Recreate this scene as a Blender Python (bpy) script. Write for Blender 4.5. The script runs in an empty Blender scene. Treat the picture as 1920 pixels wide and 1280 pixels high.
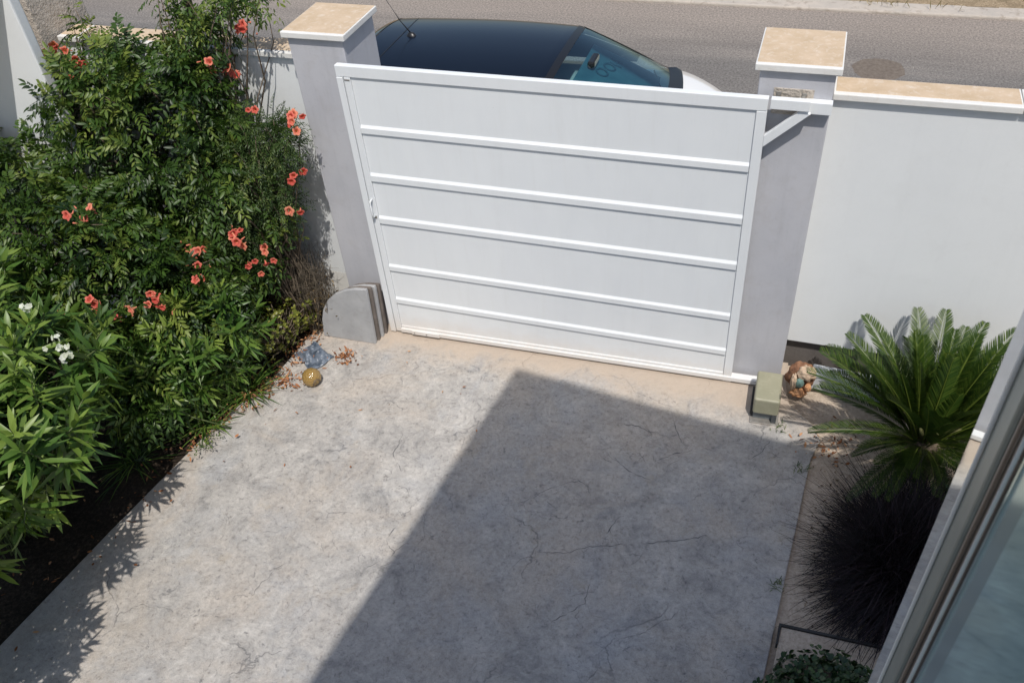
import bpy, math, random
import numpy as np
from mathutils import Vector, Matrix

R = math.radians
scene = bpy.context.scene
col = scene.collection
random.seed(7)
rng = np.random.default_rng(11)

# ------------------------------------------------------------------ camera
cam_d = bpy.data.cameras.new('camera')
cam = bpy.data.objects.new('camera', cam_d); col.objects.link(cam)
cam.location = (2.9135, -4.6696, 4.5559)
_rz = Matrix.Rotation(0.3799112600, 3, 'Z'); _rx = Matrix.Rotation(0.8433772524, 3, 'X'); _rr = Matrix.Rotation(-0.0953757781, 3, 'Z')
cam.rotation_euler = (_rz @ _rx @ _rr).to_euler()
cam_d.sensor_width = 36.0
cam_d.lens = 1625.635 / 1920 * 36.0
cam_d.clip_start = 0.02; cam_d.clip_end = 500
cam_d.dof.use_dof = True
cam_d.dof.focus_distance = 6.5
cam_d.dof.aperture_fstop = 14.0
scene.camera = cam

# ------------------------------------------------------------------ light
SUN = Vector((0.206, -0.438, 0.876)).normalized()
w = bpy.data.worlds.new('World'); scene.world = w; w.use_nodes = True
wn = w.node_tree.nodes; wl = w.node_tree.links
sky = wn.new('ShaderNodeTexSky'); sky.sky_type = 'NISHITA'; sky.sun_disc = False
sky.sun_elevation = math.asin(SUN.z); sky.sun_rotation = math.atan2(SUN.x, SUN.y)
sky.air_density = 1.0; sky.dust_density = 1.8; sky.ozone_density = 1.0
wl.new(sky.outputs[0], wn['Background'].inputs[0]); wn['Background'].inputs[1].default_value = 0.125
sl = bpy.data.lights.new('sun', 'SUN'); sl.energy = 3.6; sl.angle = R(0.53); sl.color = (1.0, 0.955, 0.895)
so = bpy.data.objects.new('sun', sl); col.objects.link(so); so.location = (3, -6, 12)
so.rotation_euler = SUN.to_track_quat('Z', 'Y').to_euler()
scene.view_settings.view_transform = 'Standard'; scene.view_settings.look = 'None'
scene.view_settings.exposure = 0.0; scene.view_settings.gamma = 1.0

# ------------------------------------------------------------------ materials
def newmat(name):
    m = bpy.data.materials.new(name); m.use_nodes = True
    nt = m.node_tree
    return m, nt, nt.nodes['Principled BSDF']

def ramp(nt, fac, stops):
    n = nt.nodes.new('ShaderNodeValToRGB')
    while len(n.color_ramp.elements) < len(stops): n.color_ramp.elements.new(0.5)
    for e, (p, c) in zip(n.color_ramp.elements, stops):
        e.position = p; e.color = (*c, 1) if len(c) == 3 else c
    nt.links.new(fac, n.inputs[0]); return n.outputs[0]

def noise(nt, scale, detail=6, rough=0.6, dist=0.0, vec=None):
    n = nt.nodes.new('ShaderNodeTexNoise'); n.inputs['Scale'].default_value = scale
    n.inputs['Detail'].default_value = detail; n.inputs['Roughness'].default_value = rough
    n.inputs['Distortion'].default_value = dist
    if vec is None:
        g = nt.nodes.new('ShaderNodeNewGeometry'); vec = g.outputs['Position']
    nt.links.new(vec, n.inputs['Vector']); return n.outputs['Fac']

def mix(nt, fac, a, b, mode='MIX'):
    n = nt.nodes.new('ShaderNodeMix'); n.data_type = 'RGBA'; n.blend_type = mode
    for i, v in ((0, fac), (6, a), (7, b)):
        if isinstance(v, (int, float)): n.inputs[i].default_value = v
        elif isinstance(v, tuple): n.inputs[i].default_value = (*v, 1)
        else: nt.links.new(v, n.inputs[i])
    return n.outputs[2]

def mth(nt, op, a, b=0.0, clamp=False):
    n = nt.nodes.new('ShaderNodeMath'); n.operation = op; n.use_clamp = clamp
    for i, v in ((0, a), (1, b)):
        if isinstance(v, (int, float)): n.inputs[i].default_value = v
        else: nt.links.new(v, n.inputs[i])
    return n.outputs[0]

def bump(nt, p, h, strength=0.3, dist=0.01):
    b = nt.nodes.new('ShaderNodeBump'); b.inputs['Strength'].default_value = strength
    b.inputs['Distance'].default_value = dist
    nt.links.new(h, b.inputs['Height']); nt.links.new(b.outputs[0], p.inputs['Normal'])

def mottled(name, c1, c2, scale=4, rough=0.7, bs=0.1, bscale=60, bd=0.004, dirt=None, dirt_amt=0.35, metallic=0.0, spec=None, streak=0.0):
    """a surface whose colour wanders between c1 and c2, with fine bump and optional dirt patches"""
    m, nt, p = newmat(name)
    f = noise(nt, scale, 7, 0.62)
    c = ramp(nt, f, [(0.32, c1), (0.68, c2)])
    if dirt:
        d = ramp(nt, noise(nt, scale * 2.7, 8, 0.7, 0.6), [(0.52, (0, 0, 0)), (0.75, (dirt_amt,) * 3)])
        c = mix(nt, d, c, dirt)
    if streak:
        g = nt.nodes.new('ShaderNodeNewGeometry'); mp = nt.nodes.new('ShaderNodeMapping'); mp.inputs['Scale'].default_value = (1, 1, 0.10)
        nt.links.new(g.outputs['Position'], mp.inputs[0])
        sk = ramp(nt, noise(nt, 14, 7, 0.7, 0.2, mp.outputs[0]), [(0.50, (1, 1, 1)), (0.72, (1 - streak,) * 3)])
        c = mix(nt, 1.0, c, sk, 'MULTIPLY')
        tr = ramp(nt, noise(nt, 26, 8, 0.8, 1.2), [(0.36, (1 - streak * 0.8,) * 3), (0.46, (1, 1, 1))]); c = mix(nt, 1.0, c, tr, 'MULTIPLY')
    nt.links.new(c, p.inputs['Base Color'])
    p.inputs['Roughness'].default_value = rough; p.inputs['Metallic'].default_value = metallic
    if spec is not None: p.inputs['Specular IOR Level'].default_value = spec
    if bs: bump(nt, p, noise(nt, bscale, 4, 0.6), bs, bd)
    return m

def leaf_mat(name, dark, mid, light, rough=0.42, trans=0.22, spec=0.4):
    m, nt, p = newmat(name)
    a = nt.nodes.new('ShaderNodeAttribute'); a.attribute_name = 'tint'
    c = ramp(nt, a.outputs['Fac'], [(0.0, dark), (0.5, mid), (1.0, light)])
    nt.links.new(c, p.inputs['Base Color']); p.inputs['Roughness'].default_value = rough
    p.inputs['Specular IOR Level'].default_value = spec
    t = nt.nodes.new('ShaderNodeBsdfTranslucent')
    tc = mix(nt, 1.0, c, (1.3, 1.5, 0.5), 'MULTIPLY'); nt.links.new(tc, t.inputs[0])
    mx = nt.nodes.new('ShaderNodeMixShader'); mx.inputs[0].default_value = trans
    nt.links.new(p.outputs[0], mx.inputs[1]); nt.links.new(t.outputs[0], mx.inputs[2])
    nt.links.new(mx.outputs[0], nt.nodes['Material Output'].inputs[0])
    return m

def concrete_mat():
    m, nt, p = newmat('stamped_concrete')
    g = nt.nodes.new('ShaderNodeNewGeometry'); pos = g.outputs['Position']
    big = noise(nt, 1.3, 7, 0.66, 0.8); med = noise(nt, 4.5, 9, 0.68, 0.9); fine = noise(nt, 34, 9, 0.75, 0.4); vf = noise(nt, 190, 4, 0.7)
    c = ramp(nt, med, [(0.28, (0.235, 0.235, 0.235)), (0.45, (0.365, 0.358, 0.348)), (0.56, (0.425, 0.415, 0.40)), (0.72, (0.52, 0.51, 0.49))])
    tan = ramp(nt, big, [(0.46, (0, 0, 0)), (0.64, (0.6,) * 3)])
    c = mix(nt, tan, c, (0.455, 0.405, 0.35))
    blue = ramp(nt, noise(nt, 1.7, 6, 0.65, 0.5, None), [(0.52, (0, 0, 0)), (0.7, (0.5,) * 3)])
    c = mix(nt, blue, c, (0.36, 0.385, 0.42))
    fr = ramp(nt, fine, [(0.33, (0.55,) * 3), (0.43, (0.90,) * 3), (0.52, (1.0,) * 3), (0.68, (1.20,) * 3)])
    c = mix(nt, 1.0, c, fr, 'MULTIPLY')
    vr = ramp(nt, vf, [(0.32, (0.84,) * 3), (0.62, (1.06,) * 3)])
    c = mix(nt, 1.0, c, vr, 'MULTIPLY')
    # slate-like stamped seams and cracks
    sn = nt.nodes.new('ShaderNodeTexNoise'); sn.inputs['Scale'].default_value = 2.6; sn.inputs['Detail'].default_value = 6
    nt.links.new(pos, sn.inputs['Vector'])
    va = nt.nodes.new('ShaderNodeVectorMath'); va.operation = 'MULTIPLY_ADD'
    nt.links.new(sn.outputs['Color'], va.inputs[0]); va.inputs[1].default_value = (0.75, 0.75, 0); nt.links.new(pos, va.inputs[2])
    masks = None; hsum = None
    for sc, wd, th in ((1.1, 0.007, 0.50), (3.3, 0.010, 0.55), (9.0, 0.024, 0.58)):
        v = nt.nodes.new('ShaderNodeTexVoronoi'); v.feature = 'DISTANCE_TO_EDGE'; v.inputs['Scale'].default_value = sc
        nt.links.new(va.outputs[0], v.inputs['Vector'])
        line = ramp(nt, v.outputs['Distance'], [(0.0, (1, 1, 1)), (wd, (0, 0, 0))])
        mk = ramp(nt, noise(nt, sc * 1.3, 5, 0.7, 0.5), [(th, (0, 0, 0)), (th + 0.07, (1, 1, 1))])
        x = mix(nt, 1.0, line, mk, 'MULTIPLY')
        masks = x if masks is None else mix(nt, 1.0, masks, x, 'ADD')
    c = mix(nt, mth(nt, 'MULTIPLY', masks, 0.6), c, (0.10, 0.105, 0.115))
    c = mix(nt, 1.0, c, (1.03, 1.0, 0.965), 'MULTIPLY')
    # clusters of small dark pits where the stamped texture has worn
    pit = ramp(nt, noise(nt, 55, 6, 0.8), [(0.53, (0, 0, 0)), (0.60, (1, 1, 1))])
    pm = ramp(nt, noise(nt, 3.1, 6, 0.7, 0.6), [(0.55, (0, 0, 0)), (0.66, (0.6,) * 3)])
    c = mix(nt, mix(nt, 1.0, pit, pm, 'MULTIPLY'), c, (0.15, 0.155, 0.165))
    og = ramp(nt, noise(nt, 3.6, 5, 0.6, 0.3), [(0.60, (0, 0, 0)), (0.74, (0.45,) * 3)])
    c = mix(nt, og, c, (0.40, 0.335, 0.25))
    # brown stains
    st = ramp(nt, noise(nt, 2.3, 7, 0.6, 0.2), [(0.66, (0, 0, 0)), (0.76, (0.55,) * 3)])
    c = mix(nt, st, c, (0.20, 0.165, 0.12))
    pk = ramp(nt, noise(nt, 26, 5, 0.65), [(0.64, (0, 0, 0)), (0.70, (0.6,) * 3)])
    c = mix(nt, pk, c, (0.12, 0.12, 0.125))
    # sandy dust washed up against the gate and along the edges of the slab
    sp = nt.nodes.new('ShaderNodeSeparateXYZ'); nt.links.new(pos, sp.inputs[0])
    yy = mth(nt, 'ADD', sp.outputs['Y'], mth(nt, 'MULTIPLY', mth(nt, 'SUBTRACT', med, 0.5), 0.5))
    xx = mth(nt, 'MAXIMUM', mth(nt, 'MULTIPLY', mth(nt, 'SUBTRACT', sp.outputs['X'], 1.6), 0.07), 0.0)
    dust = ramp(nt, mth(nt, 'ADD', yy, xx), [(0.0, (0, 0, 0)), (1.0, (1, 1, 1))])
    mr = nt.nodes.new('ShaderNodeMapRange'); mr.inputs['From Min'].default_value = -0.30; mr.inputs['From Max'].default_value = -0.06
    mr.inputs['To Max'].default_value = 0.85; nt.links.new(mth(nt, 'ADD', yy, xx), mr.inputs['Value'])
    c = mix(nt, mr.outputs[0], c, (0.47, 0.385, 0.305))
    # left border band, tan
    mr2 = nt.nodes.new('ShaderNodeMapRange'); mr2.inputs['From Min'].default_value = -0.62; mr2.inputs['From Max'].default_value = -1.0
    mr2.inputs['To Max'].default_value = 0.6
    lx = mth(nt, 'SUBTRACT', sp.outputs['X'], mth(nt, 'MULTIPLY', mth(nt, 'ADD', sp.outputs['Y'], 1.3), 0.15))
    nt.links.new(mth(nt, 'ADD', lx, mth(nt, 'MULTIPLY', mth(nt, 'SUBTRACT', med, 0.5), 0.9)), mr2.inputs['Value'])
    c = mix(nt, mr2.outputs[0], c, (0.43, 0.375, 0.315))
    nt.links.new(c, p.inputs['Base Color']); p.inputs['Roughness'].default_value = 0.72
    p.inputs['Specular IOR Level'].default_value = 0.3
    hh = mth(nt, 'SUBTRACT', mth(nt, 'ADD', mth(nt, 'MULTIPLY', fine, 0.5), mth(nt, 'MULTIPLY', med, 1.6)), mth(nt, 'MULTIPLY', masks, 0.5))
    bump(nt, p, hh, 0.45, 0.02)
    return m

def asphalt_mat():
    m, nt, p = newmat('asphalt')
    g = nt.nodes.new('ShaderNodeNewGeometry')
    mp = nt.nodes.new('ShaderNodeMapping'); mp.inputs['Scale'].default_value = (0.25, 1.6, 1); nt.links.new(g.outputs['Position'], mp.inputs[0])
    streak = noise(nt, 1.3, 6, 0.6, 0.4, mp.outputs[0])
    c = ramp(nt, streak, [(0.3, (0.138, 0.128, 0.119)), (0.55, (0.182, 0.170, 0.156)), (0.75, (0.235, 0.212, 0.19))])
    sp = nt.nodes.new('ShaderNodeSeparateXYZ'); nt.links.new(g.outputs['Position'], sp.inputs[0])
    mr = nt.nodes.new('ShaderNodeMapRange'); mr.inputs['From Min'].default_value = 5.6; mr.inputs['From Max'].default_value = 7.0
    mr.inputs['To Max'].default_value = 0.75; nt.links.new(mth(nt, 'ADD', sp.outputs['Y'], mth(nt, 'MULTIPLY', streak, 0.6)), mr.inputs[0])
    c = mix(nt, mr.outputs[0], c, (0.30, 0.255, 0.215))
    f = ramp(nt, noise(nt, 38, 7, 0.9), [(0.36, (0.35,) * 3), (0.5, (1.0,) * 3), (0.64, (1.75,) * 3)])
    c = mix(nt, 1.0, c, f, 'MULTIPLY')
    pk = ramp(nt, noise(nt, 14, 6, 0.6), [(0.68, (0, 0, 0)), (0.74, (0.5,) * 3)]); c = mix(nt, pk, c, (0.12, 0.11, 0.10))
    nt.links.new(c, p.inputs['Base Color']); p.inputs['Roughness'].default_value = 0.85; p.inputs['Specular IOR Level'].default_value = 0.25
    bump(nt, p, noise(nt, 120, 4, 0.7), 0.5, 0.006)
    return m

def cap_mat():
    # tan stone tile whose edges are painted white
    return mottled('tan_stone', (0.51, 0.385, 0.25), (0.61, 0.475, 0.335), 9, 0.75, 0.15, 70, 0.003, (0.76, 0.70, 0.62), 0.6)

def lattice_soil(name, c1, c2, c3):
    m, nt, p = newmat(name)
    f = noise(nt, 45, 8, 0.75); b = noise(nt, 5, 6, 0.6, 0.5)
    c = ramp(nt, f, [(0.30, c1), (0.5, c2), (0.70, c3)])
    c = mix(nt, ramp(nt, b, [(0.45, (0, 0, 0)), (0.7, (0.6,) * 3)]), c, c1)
    nt.links.new(c, p.inputs['Base Color']); p.inputs['Roughness'].default_value = 0.95; p.inputs['Specular IOR Level'].default_value = 0.1
    bump(nt, p, noise(nt, 60, 8, 0.75), 0.6, 0.012)
    return m

M = {}
M['concrete'] = concrete_mat(); M['asphalt'] = asphalt_mat(); M['tan_stone'] = cap_mat()
M['white_paint'] = mottled('white_masonry_paint', (0.735, 0.755, 0.76), (0.775, 0.795, 0.795), 1.6, 0.75, 0.12, 38, 0.005, (0.66, 0.665, 0.65), 0.2, streak=0.02)
M['trim'] = mottled('white_trim', (0.70, 0.69, 0.655), (0.76, 0.755, 0.73), 8, 0.7, 0.15, 90, 0.003, (0.62, 0.55, 0.45), 0.4)
def gate_mat():
    m, nt, p = newmat('white_gate_paint')
    g = nt.nodes.new('ShaderNodeNewGeometry')
    mp = nt.nodes.new('ShaderNodeMapping'); mp.inputs['Scale'].default_value = (1, 1, 0.35); nt.links.new(g.outputs['Position'], mp.inputs[0])
    c = ramp(nt, noise(nt, 5, 5, 0.6, 0.3, mp.outputs[0]), [(0.3, (0.745, 0.77, 0.785)), (0.7, (0.78, 0.805, 0.815))])
    sp = nt.nodes.new('ShaderNodeSeparateXYZ'); nt.links.new(g.outputs['Position'], sp.inputs[0])
    zz = mth(nt, 'ADD', sp.outputs['Z'], mth(nt, 'MULTIPLY', noise(nt, 7, 8, 0.75), -0.22))
    mr = nt.nodes.new('ShaderNodeMapRange'); mr.inputs['From Min'].default_value = 0.08; mr.inputs['From Max'].default_value = -0.12
    mr.inputs['To Max'].default_value = 0.5; nt.links.new(zz, mr.inputs[0])
    c = mix(nt, mr.outputs[0], c, (0.62, 0.52, 0.42))
    mp2 = nt.nodes.new('ShaderNodeMapping'); mp2.inputs['Scale'].default_value = (1, 1, 0.07); nt.links.new(g.outputs['Position'], mp2.inputs[0])
    sk = ramp(nt, noise(nt, 18, 8, 0.75, 0.1, mp2.outputs[0]), [(0.52, (1, 1, 1)), (0.78, (0.955, 0.95, 0.94))]); c = mix(nt, 1.0, c, sk, 'MULTIPLY')
    sc = ramp(nt, noise(nt, 22, 8, 0.7), [(0.70, (0, 0, 0)), (0.74, (0.35,) * 3)]); c = mix(nt, sc, c, (0.55, 0.53, 0.5))
    nt.links.new(c, p.inputs['Base Color']); p.inputs['Roughness'].default_value = 0.38
    bump(nt, p, noise(nt, 3.5, 3, 0.5), 0.12, 0.02)
    return m
M['gate'] = gate_mat()
M['lilac'] = mottled('lilac_grey_paint', (0.455, 0.46, 0.49), (0.52, 0.52, 0.545), 2.2, 0.7, 0.2, 42, 0.005, (0.42, 0.405, 0.405), 0.5, streak=0.08)
M['rough_beige'] = mottled('rough_render', (0.42, 0.37, 0.31), (0.56, 0.50, 0.43), 7, 0.9, 1.0, 45, 0.02, (0.33, 0.30, 0.26), 0.5)
M['plinth'] = mottled('shaded_cement', (0.095, 0.085, 0.08), (0.15, 0.135, 0.125), 6, 0.9, 0.5, 60, 0.006)  # shade under the wall face is painted into this dark cement tone
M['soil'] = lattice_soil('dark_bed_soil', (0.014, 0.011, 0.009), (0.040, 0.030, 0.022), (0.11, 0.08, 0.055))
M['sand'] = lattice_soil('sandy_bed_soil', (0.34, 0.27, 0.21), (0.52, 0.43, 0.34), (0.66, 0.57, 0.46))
M['dry'] = lattice_soil('dry_verge', (0.13, 0.10, 0.06), (0.30, 0.23, 0.15), (0.50, 0.40, 0.28))
M['kerb'] = mottled('kerb_stone', (0.42, 0.38, 0.33), (0.52, 0.46, 0.39), 3, 0.85, 0.6, 30, 0.015, (0.20, 0.15, 0.10), 0.85)
M['dark'] = mottled('dark_rubber', (0.02, 0.02, 0.02), (0.035, 0.035, 0.035), 8, 0.7, 0)
M['steel'] = mottled('galvanised_bolt', (0.30, 0.28, 0.25), (0.45, 0.43, 0.4), 30, 0.45, 0.1, 90, 0.002, (0.2, 0.12, 0.07), 0.6, 0.6)
M['bark'] = mottled('bark', (0.10, 0.075, 0.05), (0.20, 0.155, 0.11), 14, 0.9, 0.8, 60, 0.01)
M['twig'] = mottled('dry_twig', (0.07, 0.055, 0.04), (0.17, 0.14, 0.10), 20, 0.9, 0.3, 60, 0.004)
M['stem_green'] = mottled('green_stem', (0.07, 0.10, 0.03), (0.13, 0.16, 0.06), 20, 0.7, 0)
M['vine_leaf'] = leaf_mat('vine_leaf', (0.009, 0.027, 0.005), (0.052, 0.104, 0.016), (0.19, 0.235, 0.045), 0.44, 0.20)
M['jas_leaf'] = leaf_mat('fine_leaf', (0.014, 0.036, 0.007), (0.050, 0.092, 0.02), (0.15, 0.19, 0.05), 0.5, 0.22)
M['ole_leaf'] = leaf_mat('oleander_leaf', (0.014, 0.044, 0.009), (0.070, 0.142, 0.025), (0.22, 0.30, 0.06), 0.40, 0.20)
M['jade_leaf'] = leaf_mat('succulent_leaf', (0.06, 0.075, 0.012), (0.13, 0.15, 0.022), (0.27, 0.27, 0.05), 0.4, 0.15)
M['palm_leaf'] = leaf_mat('cycad_leaf', (0.010, 0.030, 0.004), (0.030, 0.062, 0.008), (0.13, 0.175, 0.028), 0.4, 0.08)
M['bush_leaf'] = leaf_mat('round_bush_leaf', (0.012, 0.034, 0.014), (0.030, 0.065, 0.024), (0.075, 0.13, 0.045), 0.4, 0.15)
M['grass_black'] = leaf_mat('black_purple_grass', (0.006, 0.0045, 0.005), (0.016, 0.010, 0.012), (0.050, 0.033, 0.040), 0.55, 0.05, 0.25)
M['dead_leaf'] = leaf_mat('dead_leaf', (0.14, 0.055, 0.025), (0.36, 0.15, 0.07), (0.60, 0.33, 0.18), 0.8, 0.15, 0.1)
M['coral'] = leaf_mat('coral_petal', (0.42, 0.045, 0.035), (0.66, 0.15, 0.11), (0.76, 0.33, 0.20), 0.55, 0.22, 0.2)
M['petal_white'] = leaf_mat('white_petal', (0.55, 0.58, 0.46), (0.68, 0.70, 0.62), (0.76, 0.77, 0.72), 0.6, 0.25, 0.2)

# ------------------------------------------------------------------ mesh helpers
def mesh_obj(name, verts, faces, mat, parent=None, smooth=False, mats=None, fm=None, tint=None):
    me = bpy.data.meshes.new(name)
    me.from_pydata([tuple(v) for v in verts], [], faces)
    me.materials.append(mat)
    for mm in (mats or []): me.materials.append(mm)
    if fm is not None: me.polygons.foreach_set('material_index', fm)
    if smooth: me.polygons.foreach_set('use_smooth', [True] * len(me.polygons))
    me.update()
    o = bpy.data.objects.new(name, me); col.objects.link(o)
    if parent is not None: o.parent = parent
    return o

def np_mesh(name, verts, quads, mat, parent=None, tint=None, smooth=True, tris=None):
    """fast mesh from arrays; tint = one value per vertex"""
    me = bpy.data.meshes.new(name)
    nv = len(verts); nq = 0 if quads is None else len(quads); ntri = 0 if tris is None else len(tris)
    me.vertices.add(nv); me.vertices.foreach_set('co', np.asarray(verts, dtype=np.float32).ravel())
    li = []; tot = []
    if nq: li.append(np.asarray(quads).ravel()); tot += [4] * nq
    if ntri: li.append(np.asarray(tris).ravel()); tot += [3] * ntri
    li = np.concatenate(li).astype(np.int32); tot = np.array(tot, dtype=np.int32)
    me.loops.add(len(li)); me.loops.foreach_set('vertex_index', li)
    me.polygons.add(len(tot)); st = np.concatenate([[0], np.cumsum(tot)[:-1]]).astype(np.int32)
    me.polygons.foreach_set('loop_start', st); me.polygons.foreach_set('loop_total', tot)
    if smooth: me.polygons.foreach_set('use_smooth', np.ones(len(tot), dtype=bool))
    if tint is not None:
        a = me.attributes.new('tint', 'FLOAT', 'POINT'); a.data.foreach_set('value', np.asarray(tint, dtype=np.float32))
    me.materials.append(mat); me.update(calc_edges=True); me.validate()
    o = bpy.data.objects.new(name, me); col.objects.link(o)
    if parent is not None: o.parent = parent
    return o

def box(x0, x1, y0, y1, z0, z1):
    v = [(x0, y0, z0), (x1, y0, z0), (x1, y1, z0), (x0, y1, z0), (x0, y0, z1), (x1, y0, z1), (x1, y1, z1), (x0, y1, z1)]
    f = [(0, 3, 2, 1), (4, 5, 6, 7), (0, 1, 5, 4), (1, 2, 6, 5), (2, 3, 7, 6), (3, 0, 4, 7)]
    return v, f

def join(*vf):
    V, F = [], []
    for v, f in vf:
        n = len(V); V += list(v); F += [tuple(i + n for i in q) for q in f]
    return V, F

def bevel(o, wdt=0.004, seg=2):
    m = o.modifiers.new('bevel', 'BEVEL'); m.width = wdt; m.segments = seg; m.limit_method = 'ANGLE'; m.angle_limit = R(35)
    return o

def boxo(name, b, mat, parent=None, bev=0.004):
    o = mesh_obj(name, *box(*b), mat, parent)
    if bev: bevel(o, bev)
    return o

def thing(name, label, cat, loc=(0, 0, 0), rz=0, group=None):
    o = bpy.data.objects.new(name, None); col.objects.link(o); o.empty_display_size = 0.1
    o.location = loc; o.rotation_euler = (0, 0, rz); o['label'] = label; o['category'] = cat
    if group: o['group'] = group
    return o

def tag(o, label, cat, group=None, kind=None):
    o['label'] = label; o['category'] = cat
    if group: o['group'] = group
    if kind: o['kind'] = kind
    return o

def struct(o, label=None):
    o['kind'] = 'structure'
    if label: o['label'] = label
    return o

def prism(poly, z0, z1, zf=None):
    n = len(poly); z = zf or (lambda x, y: 0)
    v = [(x, y, z0 + z(x, y)) for x, y in poly] + [(x, y, z1 + z(x, y)) for x, y in poly]
    f = [tuple(range(n - 1, -1, -1)), tuple(range(n, 2 * n))] + [(i, (i + 1) % n, n + (i + 1) % n, n + i) for i in range(n)]
    return v, f

def tube(pts, rad, n=7, cap=True):
    pts = [Vector(p) for p in pts]; V = []; F = []
    rads = rad if isinstance(rad, (list, tuple)) else [rad] * len(pts)
    up = Vector((0.123, 0.234, 1)).normalized()
    for i, p in enumerate(pts):
        t = (pts[min(i + 1, len(pts) - 1)] - pts[max(i - 1, 0)]).normalized()
        a = t.cross(up)
        if a.length < 1e-3: a = t.cross(Vector((1, 0, 0)))
        a.normalize(); b = t.cross(a)
        for k in range(n):
            an = 2 * math.pi * k / n
            V.append(tuple(p + (a * math.cos(an) + b * math.sin(an)) * rads[i]))
    for i in range(len(pts) - 1):
        for k in range(n):
            F.append((i * n + k, i * n + (k + 1) % n, (i + 1) * n + (k + 1) % n, (i + 1) * n + k))
    if cap:
        F.append(tuple(range(n - 1, -1, -1))); F.append(tuple((len(pts) - 1) * n + k for k in range(n)))
    return V, F

def lathe(prof, n=24):
    V = [(r * math.cos(2 * math.pi * k / n), r * math.sin(2 * math.pi * k / n), z) for r, z in prof for k in range(n)]
    F = [(i * n + k, i * n + (k + 1) % n, (i + 1) * n + (k + 1) % n, (i + 1) * n + k) for i in range(len(prof) - 1) for k in range(n)]
    return V, F

def GZ(x, y=0): return -0.032 + 0.0238 * x      # the yard falls gently to the left

# ------------------------------------------------------------------ ground, street
def ground_sheet():
    v = [(-60, -40, -0.16), (60, -40, -0.16), (60, 60, -0.16), (-60, 60, -0.16)]
    return mesh_obj('ground', v, [(0, 1, 2, 3)], M['dry'])
struct(ground_sheet())
struct(mesh_obj('street', *box(-40, 40, 0.46, 7.10, -0.12, 0.0), M['asphalt']))
struct(boxo('kerb', (-40, 40, 7.10, 7.42, -0.12, 0.035), M['kerb'], None, 0.02))
# verge beyond the kerb: bumpy dry ground
def grid_sheet(name, x0, x1, y0, y1, nx, ny, zf, mat):
    V = []; F = []
    for j in range(ny + 1):
        for i in range(nx + 1):
            x = x0 + (x1 - x0) * i / nx; y = y0 + (y1 - y0) * j / ny
            V.append((x, y, zf(x, y)))
    for j in range(ny):
        for i in range(nx):
            a = j * (nx + 1) + i; F.append((a, a + 1, a + nx + 2, a + nx + 1))
    return mesh_obj(name, V, F, mat, None, True)
from mathutils import noise as mnoise
struct(grid_sheet('verge', -20, 25, 7.38, 16, 180, 40, lambda x, y: 0.03 + 0.05 * mnoise.noise(Vector((x * 2, y * 2, 0))) + min(y - 7.4, 1) * 0.08, M['dry']))
# driveway slab: polygon between the two beds
DRV = [(-0.62, 0.46), (-0.66, -0.15), (-0.70, -0.65), (-0.885, -1.293), (-1.049, -2.302), (-1.173, -3.19), (-1.62, -6.5), (-1.9, -8.5), (2.6, -8.5), (3.02, -4.2),
       (3.185, -2.24), (3.32, -0.60), (3.37, -0.42), (3.30, -0.28), (3.14, -0.12), (3.10, 0.10), (3.10, 0.46)]
struct(bevel(mesh_obj('driveway', *prism(DRV, -0.11, 0.0, GZ), M['concrete']), 0.006), 'stamped grey concrete driveway')
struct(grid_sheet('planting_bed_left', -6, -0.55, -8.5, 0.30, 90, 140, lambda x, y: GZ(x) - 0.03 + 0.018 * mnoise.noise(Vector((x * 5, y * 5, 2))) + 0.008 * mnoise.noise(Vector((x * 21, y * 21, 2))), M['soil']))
struct(grid_sheet('planting_bed_right', 2.95, 9, -8.5, 0.34, 110, 150, lambda x, y: GZ(x) - 0.03 + 0.05 * min(1, max(0, (x - 3.25) * 4)) * 0.6 + 0.015 * mnoise.noise(Vector((x * 6, y * 6, 7))) + 0.006 * mnoise.noise(Vector((x * 25, y * 25, 7))), M['sand']))
CRACKS = [
[(1.752, -1.736), (1.951, -1.713), (2.095, -1.615), (2.264, -1.548), (2.403, -1.576)], [(2.166, -1.871), (2.157, -2.014), (2.072, -2.126), (1.993, -2.207)],
[(1.5, -1.451), (1.663, -1.33), (1.804, -1.181), (1.883, -1.138), (1.996, -1.194)], [(2.403, -1.576), (2.394, -1.531), (2.567, -1.454), (2.774, -1.365)],
[(2.154, -1.51), (2.209, -1.348)], [(0.683, -1.36), (0.562, -1.215), (0.548, -1.022)], [(1.985, -0.569), (2.177, -0.577), (2.314, -0.606)],
[(2.341, -0.838), (2.538, -0.742), (2.566, -0.696)], [(0.9, -1.996), (0.826, -1.89), (0.841, -1.779)], [(2.346, -0.379), (2.458, -0.588), (2.509, -0.676)],
[(0.171, -2.502), (0.19, -2.341), (0.19, -2.26)], [(1.994, -0.848), (2.188, -0.97), (2.359, -1.022)], [(3.083, -0.455), (3.014, -0.628), (2.92, -0.708)], [(-0.074, -0.586), (0.097, -0.56), (0.212, -0.462)]]
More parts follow.
